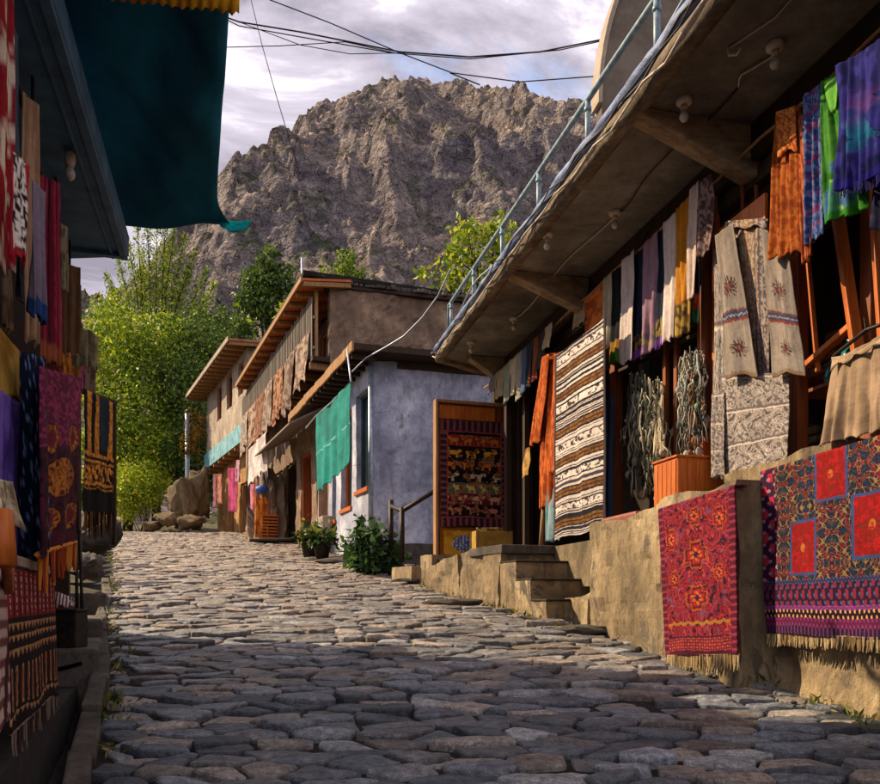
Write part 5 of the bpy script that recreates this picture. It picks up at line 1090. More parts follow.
# rolls and oddments at the bottom of the stall by the stairs
m = MB(); c = RA.W(534,532,-.1); tag(cloth('cloth_bundle', [RA.W(545,490,-.12), RA.W(558,488,-.12), RA.W(558,540,-.05), RA.W(545,541,-.05)], stripes_u(['#5f7f86','#3f5a62','#7f949a'],6), 'blue-green striped cloth standing under the orange robe', 'cloth', nrm=RA.N(), nu=20, nv=20, folds=2, amp=.03))
c = RA.W(541,520,-.16); m = MB(); m.tube([RA.P(RA.t(541,-.16), FL, -.16), RA.P(RA.t(541,-.16), FL+.62, -.2)], [.035,.03], 10); tag(m.build('wooden_pole', TWOOD, None, True), 'short tan wooden pole standing under the robe', 'pole')
hang('scarf', 606, 613, 520, const('#3f5270'), 'blue scarf hanging in the gap right of the striped rug', 'scarf', off=-.30, yt=400, folds=1.5)
hang('bag', 524, 531, 478, mottled('#8a6a3a','#a88048',4,4), 'small ochre bag hanging at the dark doorway', 'bag', off=-.2, yt=450, folds=1, prof=lambda v: (.3-.3*min(1,v*2),.7+.3*min(1,v*2)))
# ------------------------------------------------------------------ painted door with its carpet, at the end of the terrace
dY = 13.0; D0, D1 = at(438,560,dY), at(507,560,dY+.35); DP = Pl(D0.x, D0.y, D1.x-D0.x, D1.y-D0.y, True); Wd = (D1-D0).length
dz = lambda py: EZ+(HY-py)/F*dY
pd = thing('painted_door', 'tall wooden door with a yellow painted foot panel at the terrace end', 'door', DP.P(Wd/2, FL-.2, 0))
m = MB(); m.pbox(DP, 0, Wd, FL-.3, dz(402), -.12, -.04); m.build('door_leaf', RWOOD, pd, bevel=.006)
m = MB(); m.pbox(DP, -.045, 0, FL-.3, dz(401), -.13, .03); m.pbox(DP, -.045, Wd, dz(402), dz(399), -.13, .03); m.build('door_frame', TWOOD, pd, bevel=.006)
m = MB(); m.pbox(DP, .03, Wd-.2, dz(418), dz(404), -.045, -.015); m.build('top_panel', OWOOD, pd, bevel=.006)
def ypanel(u, v):
    c = mottled('#a8741c','#c49030',8,6,3)(u, v); k = (u<.06)|(u>.94)|(v<.08)|(v>.92); c[k] = C('#7a4a18'); e = np.hypot((u-.36)/.16, (v-.5)/.26); k = e < 1; c[k] = C('#4a5a8a'); k = (e < 1) & (np.abs(np.sin(u*60)) < .4); c[k] = C('#c9c2b4'); k = np.hypot((u-.68)/.1,(v-.45)/.22) < 1; c[k] = C('#3f5a9a'); return c
cloth('foot_panel', [DP.P(.03,dz(527),.0), DP.P(Wd-.1,dz(527),.0), DP.P(Wd-.1,dz(559),.0), DP.P(.03,dz(559),.0)], ypanel, parent=pd, nu=60, nv=40, folds=0, amp=.0, hem=0, nrm=DP.N(), thick=.03)
def suzani(u, v):
    c = np.tile(C('#181112'), (u.size,1)).reshape(u.shape+(3,)); n = fbm(u*8+2, v*15, 4, 5); n2 = fbm(u*17, v*27, 8, 5)
    rows = ((.19,'#7a2422','#b5651c',4),(.31,'#1a1214','#c08a2a',3),(.42,'#20181a','#c46a1e',3),(.53,'#181112','#b3a080',2),(.64,'#4a5a44','#c0a060',4),(.74,'#5a1a20','#b98a70',3),(.85,'#1c1416','#a86a50',3))
    for j, (cv, bgc, fgc, nn) in enumerate(rows):
        k = np.abs(v-cv) < .052; c[k] = C(bgc); pu = ((u-.1)/.8*nn+.17*j) % 1; qv = (v-cv)/.05; fl = pu if j % 2 else 1-pu
        bd_ = ((fl-.5)/.30)**2+((qv+.1)/.42)**2 < 1; leg = (np.abs(np.abs(fl-.5)-.2) < .05) & (qv > 0) & (qv < .85); hd = ((fl-.84)/.11)**2+((qv+.42)/.32)**2 < 1; tl = (np.abs(fl-.2+qv*.1) < .03) & (qv > -.5) & (qv < .1)
        m_ = k & (bd_ | leg | hd | tl); c[m_] = C(fgc); c[m_ & (n2 > .56)] = C('#6a3a22'); c[k & ~m_ & (n2 > .60)] = C('#8a5a3a')
    def border(k, a, b, s): c[k] = C('#3a1a22'); q = k & (np.sin(a*s)*1.0 > .25); c[q] = C('#6a4248')
    border((u<.09), v, u, 110); border((u>.91), v, u, 110); border((v<.10), u, v, 70); border((v>.92), u, v, 70)
    k = ((np.abs(u-.1)<.008)|(np.abs(u-.9)<.008)|(np.abs(v-.108)<.006)|(np.abs(v-.912)<.006)); c[k] = C('#8a3a3a'); return c
cp = cloth('carpet', [DP.P(.035,dz(419),.02), DP.P(Wd+.0,dz(419),.02), DP.P(Wd+.0,dz(526),.03), DP.P(.035,dz(526),.03)], suzani, 'dark carpet with red, yellow and cream motifs hung on the door', 'carpet', nu=150, nv=260, folds=1.5, amp=.008, nrm=DP.N(), warp=.006)
m = MB(); m.pbox(DP, Wd, Wd+.5, FL-.2, dz(376), -.14, -.05); m.pbox(DP, Wd+.2, Wd+.28, FL-.2, dz(376), -.05, .02); m.build('side_panel', DWOOD, pd, bevel=.01)
c = DP.P(.75, FL, .45); ck = thing('crate', 'small yellow painted crate on the terrace before the door', 'crate', c)
m = MB(); m.box((c.x,c.y,FL+.22), (.62,.3,.44), DP); m.build('body', YPAINT, ck, bevel=.008); m = MB()
for dx_ in (-.29,.29): q = c+DP.U()*dx_+DP.N()*.153; m.box((q.x,q.y,FL+.22), (.04,.015,.45), DP)
m.build('battens', TWOOD, ck, bevel=.003)
c = c+Vector((.02,0,.50)); tag(cloth('cushion', [DP.P(.5,FL+.5,.45), DP.P(1.0,FL+.52,.45), DP.P(1.02,FL+.12,.625), DP.P(.5,FL+.1,.625)], mottled('#5f3f1e','#c09a5a',7,9,5,.5,.1), 'brown and cream patterned cloth thrown over the yellow crate', 'cloth', nu=30, nv=30, folds=1.5, amp=.03, nrm=DP.N()))

# deeper in the shop: shelves of folded cloth and dim hangings that fill the dark
m = MB()
for z_ in (2.55, 3.25): m.pbox(RA, RA.t(905,-1.5), RA.t(690,-1.5), z_, z_+.03, -1.75, -1.35)
m.build('shelf', RWOOD, shop, bevel=.004)
cols_ = ['#6a3a2a','#8a6a48','#34506a','#5a2a3a','#7a6a5a','#3a4a3a','#8a4a28','#46405a']; k_i = 0
nm_ = ['rust','tan','blue','wine','taupe','dark green','orange brown','violet grey']
for z_, pxs in ((2.58,(888,872,856,840,820,800)),(3.28,(884,866,846,826,806))):
    for px in pxs:
        c = RA.P(RA.t(px,-1.55), z_, -1.55); nl = 2+k_i%3; m = MB()
        for j in range(nl): m.box(Vector((c.x,c.y,z_+.045+j*.085)), (.26-.01*j,.28,.075), RA)
        o = m.build('folded_cloth', simple('folded_%d'%k_i, cols_[k_i%8], cols_[(k_i+1)%8], 9, .95, .5, .01), None, bevel=.03)
        tag(o, 'stack of %d folded %s cloths on the %s shelf inside the shop' % (nl, nm_[k_i%8]+(' ' if k_i < 8 else ' faded '), 'lower' if z_ < 3 else 'upper'), 'folded cloth', 'folded cloths on the shop shelves'); o['label'] = ' '.join(o['label'].split()); k_i += 1
for px0, px1, yb, h1, h2, lb_ in ((800,812,330,'#4a2a1c','#6c3e28','brown scarf hanging deep behind the orange dress'),(868,884,300,'#2a3a4a','#42566a','blue grey scarf hanging deep at the right edge'),(690,700,330,'#5a4434','#7c6048','dull brown scarf deep behind the navy scarf'),(640,652,420,'#3a3a34','#56564c','olive grey cloth deep behind the beads'),(748,762,215,'#54321e','#7a4a2c','chestnut cloth deep above the orange board'),(575,583,420,'#4a3a30','#66503f','brown cloth deep behind the striped rug')):
    hang('shawl', px0, px1, yb, mottled(h1,h2,5,8), lb_, 'shawl', off=-.85, folds=2)
# wiring on the soffit
for k, (pa, pb_) in enumerate((((775,45),(735,85)),((735,85),(615,212)),((615,212),(514,318)))):
    def onsof(px, py): Y = (SZ-EZ)*F/(HY-py); return Vector(((px-CX)/F*Y, Y, SZ-.012))
    a, b = onsof(*pa), onsof(*pb_); m = MB(); m.tube([a.lerp(b, s)+Vector((.04*math.sin(s*7+k),0,-.012*abs(math.sin(s*9)))) for s in np.linspace(0,1,14)], .007, 5); m.build('soffit_wire', BLACK if k == 1 else PORC, shop, True)
# ================================================================== BLUE HOUSE
def wz(pl, px, py, off=0): return pl.tz(px, py, off)[1]
bh = thing('blue_house', 'lavender blue limewashed house with a plank eave and dark windows', 'house', BF.P(2, 2, -1))
LB = BL.t(330)+.1; ZB = 6.40
wins = []
for a, b, yb, yt in ((368.5,356,489,392),(352,341,508,412),(336,332.5,520,430)):
    t0, t1 = BL.t(a), BL.t(b); zb = BL.tz((a+b)/2, yb)[1]; wins.append((t0, t1, zb, BL.tz((a+b)/2, yt)[1]))
wins = [(min(a,b), max(a,b), z0, z1) for a, b, z0, z1 in wins]
wall('wall', BL, 0, LB, 1.7, ZB, .35, BLUEWALL, bh, 0, [w_ for w_ in wins], amp=.02, seed=51)
wall('wall', BF, -.001, 6.5, 1.8, ZB, .35, BLUEWALL, bh, 0, amp=.035, step=.10, seed=52, freq=.9)
wall('plinth', BF, .1, 6, 1.5, 2.45, .1, GREYSTONE, bh, .06, amp=.03, seed=55, topf=lambda t: .02*t)
m = MB(); m.tube([BL.P(.0,1.9,.03), BL.P(.0,ZB,.03)], .055, 10); m.build('drain_pipe', ZINC, bh, True)
TEALW = simple('dark_teal_paint', '#16303a', '#27505a', 5, .5)
for k, (a, b, z0, z1) in enumerate(wins):
    m = MB(); f_ = .06
    for q in ((a,a+f_,z0,z1),(b-f_,b,z0,z1),(a+f_,b-f_,z1-f_,z1)): m.pbox(BL, q[0], q[1], q[2], q[3], -.22, -.12)
    wf = m.build('window', [TEALW,OWOOD,TEALW][k], bh, bevel=.004)
    m = MB(); m.pbox(BL, a+f_, b-f_, z0+.04, z1-f_, -.19, -.17); m.build('pane', PANE, wf)
    m = MB(); m.pbox(BL, a-.03, b+.03, z0-.10, z0-.002, -.2, .05); m.build('sill', OWOOD, wf, bevel=.006)
# roof: board, plank fascia along the eave
m = MB(); q = [BL.P(-.55, ZB+.02, .55), BL.P(LB+2.6, ZB+.02, .55), BL.P(LB+2.6, ZB+.02, -3.5), BF.P(6.5, ZB+.02, -.5), BF.P(6.5, ZB+.02, .5)]
m.prism(q, (0,0,.14)); m.build('roof', DWOOD, bh, bevel=.01)
m = MB()
for k in range(26):
    a = -.56+k*(LB+3.1)/26; m.pbox(BL, a, a+(LB+3.1)/26-.015, ZB-.03+random.uniform(-.02,.02), ZB+.19+random.uniform(-.02,.02), .552, .60)
m.build('eave_planks', TWOOD, bh, bevel=.006)
m = MB()
for k in range(11): a = -.35+k*.42; m.pbox(BL, a, a+.09, ZB-.10, ZB+.018, -.0, .54)
m.build('rafters', DWOOD, bh, bevel=.006)
m = MB()
for k in range(40):
    c = BF.P(-.3+k*.165, ZB+.20, .33+random.uniform(-.05,.05)); v, f = ICO2; m.add(v*np.array([.11,.12,.06])*random.uniform(.8,1.2)+np.array(c), f.tolist())
m.build('roof_earth', DIRT, bh)
m = MB(); m.pbox(BF, .55, 6.5, ZB-.13, ZB+.018, .0, .07); m.build('rafters', DWOOD, bh, bevel=.006)
# teal cloth on its line
o_ = 1.0
A, B_ = BL.W(351,382,o_), BL.W(316,416,o_)
def tealc(u, v): 
    c = mottled('#0c7a72','#128c82',4,5,3)(u, v); k = np.abs(v-.5) < .007; c[k] = C('#6fc4ba'); return c
TEALC = fabric_mat('teal_cloth', .25, .1)
cloth('cloth_curtain', [B_, A, BL.W(350,464,o_), BL.W(317,494,o_)], tealc, 'bright teal cloth hanging from the blue house eave', 'cloth', nu=60, nv=60, folds=4.5, amp=.045, mat=TEALC, hem=.03, taper=.5)
m = MB(); P_ = [BL.P(-.4, ZB+.05, .66), A, A.lerp(B_,.5)-Vector((0,0,.03)), B_, BL.W(306,428,o_)]; m.tube(P_, .018, 6); tag(m.build('cloth_line', ZINC, None, True), 'pale line carrying the teal cloth from the eave', 'line')
m = MB(); P_ = [at(*q) for q in ((352,372,16.6),(366,358,16.4),(386,347,16.2),(404,336,15.8),(422,318,15.3),(438,296,14.8),(450,270,14.2))]; m.tube(P_, .016, 6); tag(m.build('cable', ZINC, None, True), 'pale cable climbing from the blue house eave to the right roof', 'cable')
# plants against the blue house
def leafy(name, label, cat, c, r, n, size, cols, seed, group=None, pot=None):
    t = thing(name, label, cat, c, group); m = MB(); rs = np.random.default_rng(seed); pts_ = []
    for k in range(26):
        a = rs.random()*6.28; q = rs.random()**.5; e = Vector((c[0]+math.cos(a)*r[0]*q, c[1]+math.sin(a)*r[1]*q, c[2]+r[2]*(.35+.75*rs.random())*(1.15-.5*q))); b0 = Vector((c[0]+(e.x-c[0])*.25, c[1]+(e.y-c[1])*.25, c[2]-.02)); m.tube([b0, b0.lerp(e,.55)+Vector((0,0,.08)), e], [.012,.009,.004], 4)
        s = .3+.7*rs.random(n//26); P_ = np.array(b0)+(np.array(e)-np.array(b0))*s[:,None]; pts_.append(P_+rs.normal(size=P_.shape)*.05)
    m.build('stems', BARK, t, True); crown(t, np.concatenate(pts_), size, cols, seed, 'leaves', .55, .25); return t
c = at(366,576,13.6); leafy('bush', 'dark glossy green bush growing at the blue house corner', 'bush', (c.x, 14.2, zg(14.2)-.02), (.62,.45,1.05), 1500, .17, ['#2a4426','#3f5f34','#54784a','#1f3420'], 61)
c = at(384,560,14.6); leafy('bush', 'smaller dark bush growing before the dark handrail', 'bush', (c.x, 14.5, zg(14.5)-.02), (.3,.3,.8), 500, .15, ['#22381f','#34522c','#466a3c'], 62)
for k, (px, Y, rr, lb_) in enumerate(((311,19.0,.24,'dark plant pot with trailing leaves beside the blue house'),(322,18.3,.2,'small dark plant pot nearest the blue house wall'))):
    x = (px-CX)/F*Y; z = zg(Y); t = leafy('potted_plant', lb_, 'plant', (x, Y, z+.28), (.42,.35,.55), 500, .16, ['#2a3f22','#486a34','#8a8440','#1f3020'], 70+k, 'pots by the blue house')
    MB().lathe((x,Y,z-.02), [(rr*.7,0),(rr,.3),(rr*1.08,.31),(rr*1.08,.36),(rr*.9,.36),(rr*.85,.28)], 20).build('pot', IRON, t, True)
m = MB(); c = at(338,562,17.0); tag(mesh('flagstone', *rock_pts((c.x,17.0,zg(17)+.03),(.5,.25,.08),88,False,.5), GREYSTONE), 'flat doorstep stone beside the potted plants', 'stone')

# ================================================================== TIMBER HOUSE WITH THE BALCONY
th = thing('balcony_house', 'mud and timber house with a slatted balcony and orange rafters', 'house', WP.P(4, 2.4, -2))
W0 = WP.t(330); tEnd = WP.t(253); zf = 7.55; zt_ = 9.45
zTop = wz(WF, 332, 286)
wall('wall', WF, 0, 7.2, 2.3, zTop, .4, MUD, th, 0, amp=.07, step=.12, seed=61, freq=.8)
m = MB()
for k in range(52):
    a = -.1+k*.142; h = random.uniform(.06,.13); m.pbox(WF, a, a+random.uniform(.10,.16), zTop+.02, zTop+.02+h, -.34, .14+random.uniform(-.05,.05))
m.build('parapet_stones', GREYSTONE, th, bevel=.015)
m = MB(); m.pbox(WF, -.12, 7.3, zTop-.07, zTop+.018, -.36, .10); m.build('parapet_board', DWOOD, th, bevel=.008)
# upper storey, set back behind the balcony
doors = [(.5,1.35,zf,9.2),(2.6,3.2,8.1,9.1),(4.3,4.9,8.1,9.1),(6.2,6.9,zf,9.1),(8.2,8.8,8.1,9.1)]
wall('upper_wall', WP, 0, tEnd, zf-.1, zTop, .3, MUD, th, -.55, doors, amp=.03, step=.3, seed=62)
for k, (a, b, z0, z1) in enumerate(doors):
    m = MB(); m.pbox(WP, a, a+.08, z0, z1, -.72, -.6); m.pbox(WP, b-.08, b, z0, z1, -.72, -.6); m.pbox(WP, a+.08, b-.08, z1-.08, z1, -.72, -.6); d_ = m.build('door' if k in (0,3) else 'window', OWOOD, th, bevel=.005)
    m = MB(); m.pbox(WP, a+.08, b-.08, z0, z1-.08, -.70, -.66); m.build('panel', OWOOD if k in (0,3) else PANE, d_)
m = MB(); m.pbox(WP, -.02, tEnd, zf-.12, zf, -.6, .47); m.build('balcony_floor', DWOOD, th, bevel=.01)
for k in range(12): a = .2+k*(tEnd-.4)/11; m = MB(); m.pbox(WP, a-.06, a+.06, zf-.30, zf-.122, -.6, .50); m.build('floor_beam', TWOOD, th, bevel=.008)
m = MB(); n = 64
for k in range(n): a = .1+k*(tEnd-.2)/n; h = random.uniform(-.06,.10); m.pbox(WP, a, a+random.uniform(.06,.10), zf+.02, zf+1.55+h, .435, .46)
m.build('balcony_slats', GWOOD, th, bevel=.004)
m = MB(); m.pbox(WP, .05, tEnd-.05, zf+.98, zf+1.06, .38, .433); m.pbox(WP, .05, tEnd-.05, zf+.2, zf+.27, .38, .433); m.build('balcony_rail', GWOOD, th, bevel=.005)
for k in range(4): a = .1+k*(tEnd-.3)/3.2; m = MB(); m.pbox(WP, a-.045, a+.045, zf+.0, zTop-.1, .30, .377); m.build('balcony_post', TWOOD, th, bevel=.008)
# eave: boards on rafters, seen from below
Ez = zTop-.02
m = MB(); m.prism([WP.P(-.25,Ez-.05,.78), WP.P(tEnd-.9,Ez-.05,.78), WP.P(tEnd-.9,Ez+.10,-.5), WP.P(-.25,Ez+.10,-.5)], (0,0,.06)); m.build('eave_boards', OWOOD, th)
for k in range(15): a = -.18+k*(tEnd-.85)/14.0; m = MB(); m.beam(WP.P(a,Ez+.02,-.5), WP.P(a,Ez-.115,.75), .10, .12); m.build('rafter', TWOOD, th, bevel=.008)
m = MB(); m.pbox(WP, -.27, tEnd-.88, Ez-.09, Ez+.05, .782, .83); m.build('fascia', TWOOD, th, bevel=.008)
m = MB(); m.prism([WP.P(-.2,Ez+.12,.75), WP.P(tEnd-.9,Ez+.12,.75), WP.P(tEnd-.9,Ez+.2,-4.5), WP.P(-.2,Ez+.2,-4.5)], (0,0,.12)); m.build('roof', DIRT, th)
m = MB(); m.pbox(WP, tEnd-.3, tEnd, 2.8, zTop-.6, -.56, -4.5); m.build('side_wall', MUD, th)
# ground floor: stone and wooden shop fronts
holes = [(.35,1.7,3.0,5.4),(2.3,3.6,3.1,5.6),(4.2,5.6,3.0,5.6),(6.3,7.6,3.2,5.6),(8.3,9.5,3.3,5.6)]
holes = [h for h in holes if h[1] < tEnd-.2]
wall('ground_wall', WP, .0, tEnd, 2.1, zf-.3, .4, MUD, th, -.05, holes, amp=.06, step=.22, seed=64)
for k, (a, b, z0, z1) in enumerate(holes):
    m = MB(); m.pbox(WP, a, a+.1, z0, z1, -.4, -.1); m.pbox(WP, b-.1, b, z0, z1, -.4, -.1); m.pbox(WP, a+.1, b-.1, z1-.1, z1, -.4, -.1); f_ = m.build('shop_front', [PALEWALL,RWOOD,DWOOD,TWOOD,DWOOD][k], th, bevel=.008)
    m = MB(); m.pbox(WP, a+.1, b-.1, z0, z1-.1, -.42, -.38); m.build('shutter', [OWOOD,RWOOD,DARKIN,DARKIN,RWOOD][k], f_)
    if k in (0,1): m = MB(); m.pbox(WP, (a+b)/2-.03, (a+b)/2+.03, z0, z1-.1, -.37, -.3); m.build('mullion', [PALEWALL,OWOOD][k], f_)
m = MB(); m.pbox(WP, -.4, .34, 2.2, 3.4, -.05, .30); m.build('stone_bench', PALEWALL, th, bevel=.02)
SP = WP.t(284)
for px in (284,276): t_ = WP.t(px); v, f = rock_pts(tuple(WP.P(t_, 3.2, .35)), (.55,.5,1.9 if px == 284 else 1.2), px, True, .5); mesh('stone_pier', v, f, MUD, th)
# slanted awning of boards over the shop fronts
m = MB(); m.prism([WP.P(.1,5.75,1.05), WP.P(5.2,5.75,1.05), WP.P(5.2,6.32,.0), WP.P(.1,6.32,.0)], (0,0,.05)); m.build('awning', GWOOD, th)
m = MB(); m.tube([at(302,258,24), at(302,300,24)], .03, 6); tag(m.build('roof_pole', ZINC, None, True), 'thin metal pole standing on the balcony house roof', 'pole')
c = at(292,298,24.6); leafy('roof_plant', 'yellow-green plant growing on the edge of the balcony house roof', 'plant', (c.x, c.y, Ez+.2), (.45,.4,1.0), 500, .2, YG, 81)
# rugs over the balcony rail
rg = [('#5f463c','#9a8878','brown and cream rug on the balcony, nearest',.95),('#8a7a6c','#5f4a40','grey brown rug over the balcony rail',1.15),('#6a3028','#9a7a5c','red patterned rug over the balcony rail',1.1),('#9a8a7c','#6f5c50','pale beige rug over the balcony rail',1.05),('#5f3a2e','#86604a','rust rug over the balcony rail',1.15),('#6f4638','#a89480','rust and cream rug over the balcony rail',1.1),('#a4988c','#7f7064','faded grey rug at the far balcony end',1.0)]
for k, (a, b, lb_, ln) in enumerate(rg):
    t0 = .25+k*(tEnd-.6)/7; t1 = t0+(tEnd-.6)/7*.93; zr_ = zf+.72; 
    cloth('rug', [WP.P(t0,zr_,.51), WP.P(t1,zr_-.04,.51), WP.P(t1,zr_-ln*1.35-.1,.56), WP.P(t0,zr_-ln*1.35+.05,.56)], (lambda a, b: lambda u, v: np.where((((v*7+.3*np.sin(u*12))%1) < .5)[...,None], mottled(a,b,9,14,3,.5,.06)(u,v), mottled(b,a,12,9,5,.6,.06)(u,v)))(a, b), lb_, 'rug', 'rugs over the balcony rail', nrm=WP.N(), nu=40, nv=40, folds=2, amp=.05, hem=.08)
# white cloths further along
for k, (p0, p1, y0, y1, lb_) in enumerate(((248,257,446,486,'white cloth hanging under the balcony, left one of two'),(257,266,436,478,'white cloth hanging under the balcony, right one of two'))):
    A, B_ = WP.W(p1,y0-4,.8), WP.W(p0,y0+4,.8); cloth('white_cloth', [B_, A, WP.W(p1,y1-8,.8), WP.W(p0,y1,.8)], mottled('#a59b98','#c9c0bc',3,3), lb_, 'cloth', 'white cloths under the balcony', nrm=WP.N(), nu=20, nv=24, folds=2, amp=.05, hem=.06)

# clothes, crates and a rack of goods at the foot of the balcony house
def wcl(name, pl, p0, p1, y0, y1, a, b, lb_, cat, off, g, f_=2.0): return cloth(name, [pl.W(p0,y0,off), pl.W(p1,y0,off), pl.W(p1,y1,off), pl.W(p0,y1,off)], mottled(a,b,6,8), lb_, cat, g, nrm=pl.N(), nu=14, nv=24, folds=f_, amp=.05)
G2 = 'clothes hung along the far shops'
wcl('dress', FP, 228, 237, 468, 512, '#7c2248','#a03a66', 'bright pink dress hanging at the far shop', 'dress', .5, G2)
wcl('scarf', FP, 236, 240, 460, 482, '#8f6a78','#b08a96', 'short mauve scarf beside the pink dress', 'scarf', .5, G2)
wcl('dress', FP, 213, 217, 474, 508, '#5a2f3c','#8a5a68', 'maroon dress farthest along the far shop', 'dress', .4, G2)
wcl('dress', FP, 217.5, 222, 474, 504, '#7a3a34','#a5725a', 'rust dress beside the maroon dress', 'dress', .4, G2)
wcl('scarf', WP, 250, 254, 484, 512, '#8a4a5a','#b5707a', 'dusty rose scarf at the wall below the white cloths', 'scarf', .25, G2)
wcl('scarf', WP, 254.5, 257, 482, 510, '#5f2a22','#8a4a34', 'dark red scarf beside the dusty rose scarf', 'scarf', .25, G2)
wcl('shawl', WP, 262, 267, 470, 506, '#2f2a34','#4f4450', 'dark shawl hanging above the crates', 'shawl', .25, G2)
wcl('shawl', WP, 268, 273, 468, 500, '#241c1c','#3a2c28', 'black shawl hanging by the stone pier', 'shawl', .25, G2)
for k, (px, py0, py1, lb_) in enumerate(((268,540,528,'slatted wooden crate, lower of the two'),(268.5,527,515,'slatted wooden crate, upper of the two'))):
    Y = 25.6; x = (px-CX)/F*Y; z = zg(Y)+.10+.40*k; t = thing('wooden_crate', lb_, 'crate', (x, Y, z), 'crates at the balcony house')
    m = MB(); m.box((x,Y,z+.19), (.60,.44,.36), WP); m.build('body', DWOOD, t, bevel=.006); m = MB()
    for j in range(4): m.box(Vector((x,Y,z+.05+j*.10))+WP.N()*.305*0-Vector((0,.0,0)), (.66,.50,.055), WP)
    m.build('slats', OWOOD, t, bevel=.005)
x, Y = (262-CX)/F*25.4, 25.4; z = zg(Y); pt = thing('goods_stand', 'stand with orange goods under a blue cloth cap by the crates', 'stand', (x, Y, z))
m = MB(); m.tube([(x,Y,z),(x,Y,z+1.75)], [.07,.05], 8); m.build('pole', TWOOD, pt, True)
cloth('goods', [Vector((x-.2,Y-.1,z+1.45)), Vector((x+.2,Y-.1,z+1.45)), Vector((x+.22,Y-.12,z+.2)), Vector((x-.2,Y-.12,z+.2))], mottled('#9a4a1c','#c8762e',6,9), parent=pt, nu=16, nv=24, folds=2, amp=.06)
v, f = rock_pts((x,Y,z+1.72),(.2,.2,.13),7,False,.2); mesh('cap', v, f, simple('blue_cloth','#20458a','#3f74c0',9), pt, True)
m = MB(); m.prism([(x-.3,Y-.5,z+.02),(x+1.1,Y-.9,z+.02),(x+1.3,Y-.4,z+.02),(x-.1,Y+.1,z+.02)], (0,0,.09)); tag(m.build('door_step', DARKSTONE, None, bevel=.03), 'dark stone doorstep below the crates', 'step')

# ================================================================== FARTHEST HOUSE
fh = thing('far_house', 'pale plastered house with a raftered eave and blue board, farthest up the street', 'house', FP.P(4, 4, -2))
tL = FP.t(206.5); zT = wz(FP, 247, 348)
hol = []
for p0, p1, y0, y1 in ((243.5,238.5,395,362),(232,227,408,374),(221.5,217,420,386)):
    a, b = FP.t(p0), FP.t(p1); pm = (p0+p1)/2; hol.append((min(a,b), max(a,b), wz(FP,pm,y0), wz(FP,pm,y1)))
zS = wz(FP, 247, 428)
wall('wall', FP, 0, tL, zS-.1, zT, .35, PALEWALL, fh, 0, hol, amp=.03, step=.3, seed=81)
wall('wall', FF, -.001, 6, 3, zT, .35, MUD, fh, 0, amp=.05, step=.3, seed=82)
for a, b, z0, z1 in hol:
    m = MB(); m.pbox(FP, a, a+.09, z0, z1, -.22, -.1); m.pbox(FP, b-.09, b, z0, z1, -.22, -.1); m.pbox(FP, a+.09, b-.09, z1-.09, z1, -.22, -.1); m.pbox(FP, a+.09, b-.09, z0, z0+.08, -.22, -.1); f_ = m.build('window', RWOOD, fh, bevel=.005)
    m = MB(); m.pbox(FP, a+.09, b-.09, z0+.08, z1-.09, -.2, -.17); m.build('pane', PANE, f_)
# eave
m = MB(); m.prism([FP.P(-.5,zT+.02,.85), FP.P(tL+.7,zT+.02,.85), FP.P(tL+.7,zT+.25,-3), FP.P(-.5,zT+.25,-3)], (0,0,.10)); m.build('roof', TWOOD, fh)
for k in range(16): a = -.4+k*(tL+1.0)/15; m = MB(); m.beam(FP.P(a,zT+.03,-.4), FP.P(a,zT-.055,.82), .11, .13); m.build('rafter', TWOOD, fh, bevel=.008)
m = MB(); m.pbox(FP, -.52, tL+.72, zT-.02, zT+.18, .852, .90); m.build('fascia', PALEWALL, fh, bevel=.008)
for k in range(24): c = FP.P(-.4+k*(tL+.8)/24, zT+.21, .3+random.uniform(-.4,.4)); v, f = hull_pts((c.x,c.y,c.z),(random.uniform(.2,.34),.26,.07),300+k,14); mesh('roof_stone', v, f, GREYSTONE, fh)
# jutting floor with blue board
m = MB(); m.pbox(FP, -.1, tL+.1, zS-.42, zS-.12, -1.2, .03); m.build('jutting_floor', TWOOD, fh, bevel=.01)
m = MB(); m.pbox(FP, -.15, tL+.2, zS-.42, zS+.32, .035, .09); m.build('blue_board', simple('faded_turquoise_paint','#3f7f90','#7fb0b8',3,.7,.5), fh)
for k in range(9): a = -.2+k*(tL+.4)/8; m = MB(); m.pbox(FP, a-.06, a+.06, zS-.58, zS-.424, -1.2, .06); m.build('floor_beam', TWOOD, fh, bevel=.008)
hg = [(.6,1.6,4.2,6.4),(2.6,3.8,4.2,6.4),(5.0,6.2,4.3,6.5)]
hg = [h for h in hg if h[1] < tL-.3]
wall('ground_wall', FP, 0, tL, 3.4, zS-.5, .4, plaster('ochre_mud','#7a5f3e','#b08c58','#cfae78',1.4,.95,.8,.03), fh, -.55, hg, amp=.06, step=.25, seed=84)
for a, b, z0, z1 in hg:
    m = MB(); m.pbox(FP, a, a+.12, z0, z1, -.85, -.65); m.pbox(FP, b-.12, b, z0, z1, -.85, -.65); m.pbox(FP, a+.12, b-.12, z1-.12, z1, -.85, -.65); f_ = m.build('shop_front', TWOOD, fh, bevel=.008); m = MB(); m.pbox(FP, a+.12, b-.12, z0, z1-.12, -.87, -.83); m.build('shutter', DARKIN, f_)
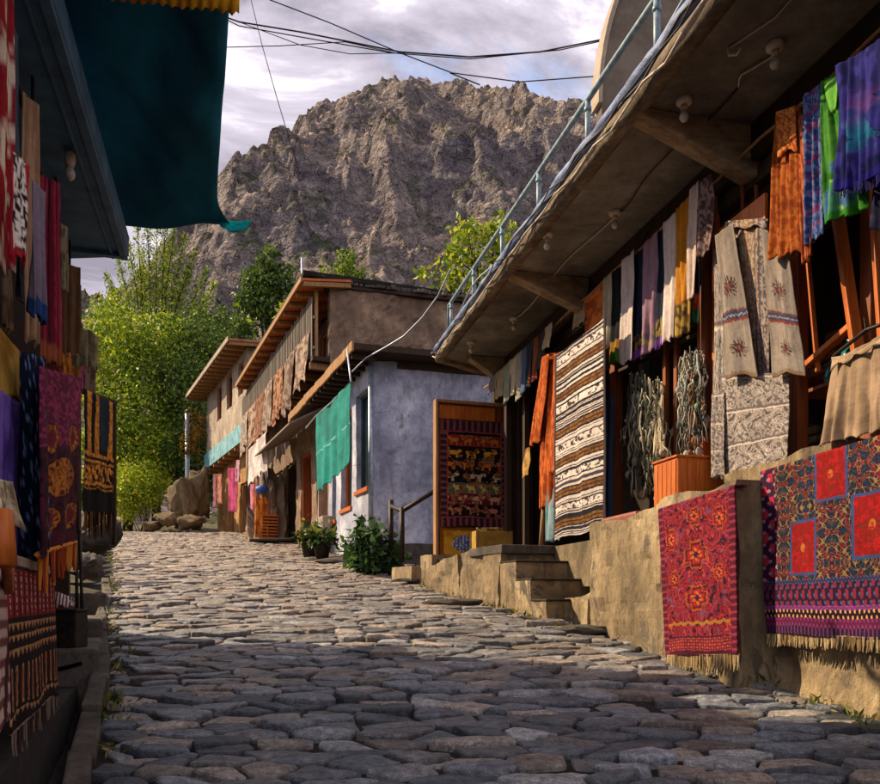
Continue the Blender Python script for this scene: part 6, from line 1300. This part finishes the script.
m = MB(); p = FP.P(tL+.45, 0, .85); m.tube([(p.x,p.y,4.0),(p.x,p.y,zS+2.4)], .12, 8); m.build('drain_pipe', ZINC, fh, True)
m = MB(); m.box((p.x,p.y-.1,6.2),(.5,.4,1.0)); m.build('meter_box', ZINC, fh, bevel=.02)
c = FP.P(tL+.2, zS+1.2, .6); pts_ = clump_pts([((c.x,c.y,c.z+.3),(.55,.5,1.0))], 500, 4, .2, 10); t = thing('dry_bush', 'dry yellow brush hanging at the far house corner', 'bush', (c.x,c.y,c.z-.4)); crown(t, pts_, .3, ['#8a6a2a','#a8863a','#6a5a24'], 4, 'twigs', .3, .8)

# ================================================================== WIRES
def wire(pts_, r, lb_, sag=0, g='wires over the street'):
    m = MB(); q = [Vector(p) for p in pts_]; out = []
    for a, b in zip(q, q[1:]):
        for k in range(10): s = k/10; p = a.lerp(b, s); p.z -= sag*4*s*(1-s); out.append(p)
    out.append(q[-1]); m.tube(out, r, 6); return tag(m.build('wire', BLACK, None, True), lb_, 'wire', g)
D = 11.0
wire([at(150,-10,D), at(239,22,D), at(300,32,D), at(400,52,D), at(470,57,D), at(540,52,D), at(620,36,D-.6), at(706,8,9)], .010, 'thick double wire sagging lowest across the middle of the sky')
wire([at(150,-18,D), at(239,26,D), at(300,37,D), at(392,53,D+.1), at(470,59,D), at(560,50,D), at(640,33,D-.6), at(740,-5,9)], .007, 'second strand twisted along the thick wire')
wire([at(235,-18,D+1), at(270,0,D+1), at(330,23,D+1), at(400,53,D+1), at(452,73,D+1), at(520,82,D+.6), at(600,76,D), at(690,55,8.7)], .008, 'wire falling from upper left and passing lower before the mountain')
wire([at(200,48,D+.5), at(238,47,D+.5), at(280,46,D+.5), at(345,42,D+.5), at(395,53,D+.5)], .006, 'thin wire joining from the left near the tarp')
wire([at(239,22,D+1.5), at(300,45,D+1.5), at(350,54,D+1.5), at(405,53,D+1.5)], .006, 'faint wire under the double wire on left')
wire([at(450,73,D+2), at(480,85,D+2)], .01, 'short loose wire end before the summit')
wire([at(248,-12,14), at(262,45,14), at(276,95,14), at(300,175,14.5)], .008, 'thin wire dropping steeply beside the tarp')
